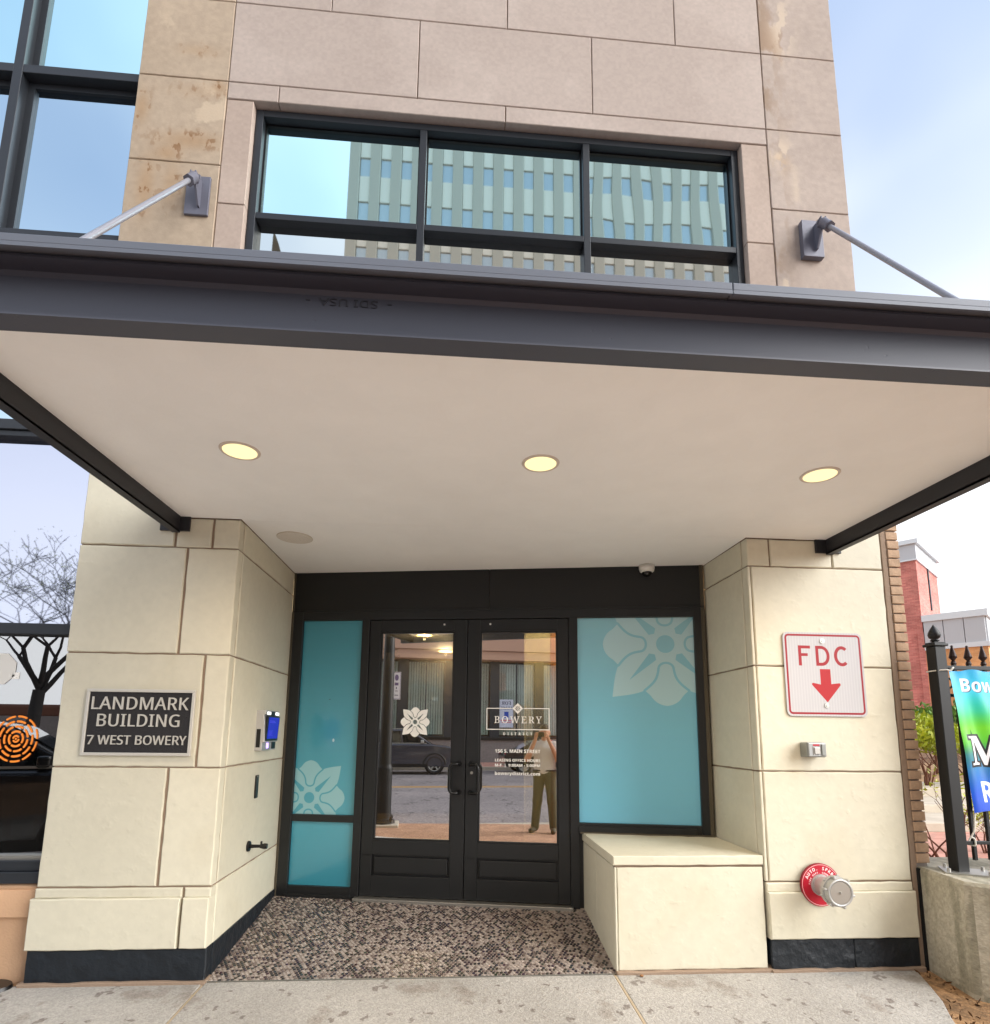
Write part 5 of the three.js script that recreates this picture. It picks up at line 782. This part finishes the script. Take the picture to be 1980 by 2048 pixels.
{
  const p = thing('person', 'person in pale polo shirt and olive trousers photographing, reflected in right door', 'person'); p.position.set(-0.27, -0.135, 3.86);
  const skin = mat('skin', { color: 0xb98467, roughness: 0.6 }), shirt = mat('shirt_cloth', { color: 0xcac5bd, roughness: 0.85 }), pants = mat('trouser_cloth', { color: 0x524f38, roughness: 0.9 }), hair = mat('hair_dark', { color: 0x241a14, roughness: 0.7 }), shoe = mat('shoe_leather', { color: 0x4a4028, roughness: 0.7 });
  const C = (a, ra, b, rb, f) => [...a, ra, ...b, rb, f];
  const sh = [0.175, 1.36, 0], el = [0.25, 1.16, -0.16], wr = [0.105, 1.47, -0.21];
  const arm = (k) => [C([k * sh[0], sh[1], sh[2]], 0.05, [k * el[0], el[1], el[2]], 0.042), C([k * el[0], el[1], el[2]], 0.042, [k * wr[0], wr[1], wr[2]], 0.027)];
  const body = sdf([C([0, 1.28, 0.0], 0.11, [0, 1.0, 0.0], 0.11), C([0, 1.36, 0.01], 0.06, [0, 1.47, -0.015], 0.052), ...arm(1), ...arm(-1), C([0.09, 0.9, 0], 0.07, [0.12, 0.48, 0], 0.052), C([0.12, 0.48, 0], 0.05, [0.14, 0.1, 0.02], 0.035), C([-0.09, 0.9, 0], 0.07, [-0.13, 0.48, 0], 0.052), C([-0.13, 0.48, 0], 0.05, [-0.16, 0.1, 0.02], 0.035), C([0.09, 0.9, 0], 0.09, [-0.09, 0.9, 0], 0.09)], [-0.9, -0.05, -0.9], 1.8, 128, 0.014, skin);
  const head = sdf([C([0, 1.60, 0.005], 0.085, [0, 1.585, -0.005], 0.085), C([0, 1.56, -0.03], 0.062, [0, 1.525, -0.05], 0.045), C([0, 1.60, -0.085], 0.012, [0, 1.565, -0.105], 0.016), C([0.078, 1.59, 0.005], 0.014, [0.084, 1.56, 0.01], 0.01), C([-0.078, 1.59, 0.005], 0.014, [-0.084, 1.56, 0.01], 0.01), C([-0.022, 1.537, -0.09], 0.008, [0.022, 1.537, -0.09], 0.008), C([-0.032, 1.612, -0.078], 0.012, [-0.03, 1.612, -0.08], 0.012), C([0.032, 1.612, -0.078], 0.012, [0.03, 1.612, -0.08], 0.012)], [-0.17, 1.42, -0.19], 0.34, 96, 0.009, skin);
  const hand = (k) => { const f = [C([k * 0.108, 1.49, -0.215], 0.022, [k * 0.092, 1.545, -0.235], 0.02), C([k * 0.088, 1.5, -0.22], 0.016, [k * 0.085, 1.54, -0.235], 0.016)]; for (let i = 0; i < 4; i++) { const y = 1.57 - i * 0.021; f.push(C([k * 0.092, y, -0.236], 0.009, [k * 0.078, y + 0.004, -0.262], 0.0085), C([k * 0.078, y + 0.004, -0.262], 0.0085, [k * (0.048 + 0.004 * i), y + 0.002, -0.268], 0.0075)); } f.push(C([k * 0.088, 1.51, -0.225], 0.011, [k * 0.066, 1.525, -0.228], 0.0095), C([k * 0.066, 1.525, -0.228], 0.0095, [k * 0.042, 1.545, -0.234], 0.008)); return sdf(f, [k > 0 ? 0.0 : -0.16, 1.46, -0.32], 0.16, 64, 0.004, skin); };
  mesh('body', [body, head, hand(1), hand(-1)], skin, p);
  const slv = (k) => C([k * 0.165, 1.375, 0], 0.066, [k * 0.222, 1.235, -0.09], 0.06);
  sdf([C([0.1, 1.37, 0.005], 0.075, [-0.1, 1.37, 0.005], 0.075), C([0.075, 1.3, 0.0], 0.105, [0.07, 0.98, 0.0], 0.105, 1), C([-0.075, 1.3, 0.0], 0.105, [-0.07, 0.98, 0.0], 0.105, 1), C([0, 1.3, -0.02], 0.11, [0, 1.0, -0.02], 0.115), slv(1), slv(-1), C([0, 1.42, 0.0], 0.068, [0, 1.43, 0.0], 0.064)], [-0.5, 0.72, -0.5], 1.0, 100, 0.012, shirt, 'shirt', p);
  const leg = (k) => [C([k * 0.088, 0.9, 0], 0.098, [k * 0.118, 0.5, -0.005], 0.074), C([k * 0.118, 0.5, -0.005], 0.074, [k * (k > 0 ? 0.14 : 0.165), 0.09, 0.02], 0.066)];
  sdf([...leg(1), ...leg(-1), C([0.085, 0.93, 0], 0.107, [-0.085, 0.93, 0], 0.107)], [-0.55, 0.0, -0.55], 1.1, 100, 0.012, pants, 'trousers', p);
  sdf([C([0.14, 0.06, 0.04], 0.05, [0.16, 0.04, -0.12], 0.04), C([-0.165, 0.06, 0.04], 0.05, [-0.2, 0.04, -0.12], 0.04)], [-0.35, -0.25, -0.35], 0.7, 72, 0.01, shoe, 'shoes', p);
  sdf([C([0, 1.632, 0.022], 0.085, [0, 1.61, 0.03], 0.086), C([0, 1.645, -0.03], 0.062, [0, 1.64, 0], 0.07), C([0, 1.56, 0.055], 0.05, [0, 1.59, 0.05], 0.06)], [-0.16, 1.48, -0.16], 0.32, 64, 0.01, hair, 'hair', p);
  mesh('belt', new THREE.TorusGeometry(0.16, 0.014, 8, 40).rotateX(Math.PI / 2).scale(1.22, 1, 0.72).translate(0, 0.975, -0.004), M.dark_plastic, p);
  const ph = thing('phone', 'dark phone held up in both hands by the photographer', 'phone'); mesh('case', bx(-0.345, -0.195, 1.375, 1.45, 3.605, 3.614, 0.004), M.dark_plastic, ph); mesh('lens', place(cyl(0.008, 0.008, 0.003, 16), { p: [-0.215, 1.43, 3.604], r: [R(90), 0, 0] }), mat('lens_glass', { color: 0x222831, roughness: 0.1 }), ph);
  const bag = thing('red_bag', 'red shoulder bag hanging at the photographer side', 'bag'); mesh('pouch', bx(0.005, 0.10, 0.86, 1.18, 3.78, 4.0, 0.04), mat('bag_red', { color: 0xb01822, roughness: 0.7 }), bag); mesh('strap', tube([[0.03, 1.16, 3.86], [-0.06, 1.26, 3.87], [-0.17, 1.315, 3.87], [-0.06, 1.22, 3.97], [0.03, 1.16, 3.93]], 0.012, 6, 30), M.bag_red, bag);
}
renderer.render(scene, camera);
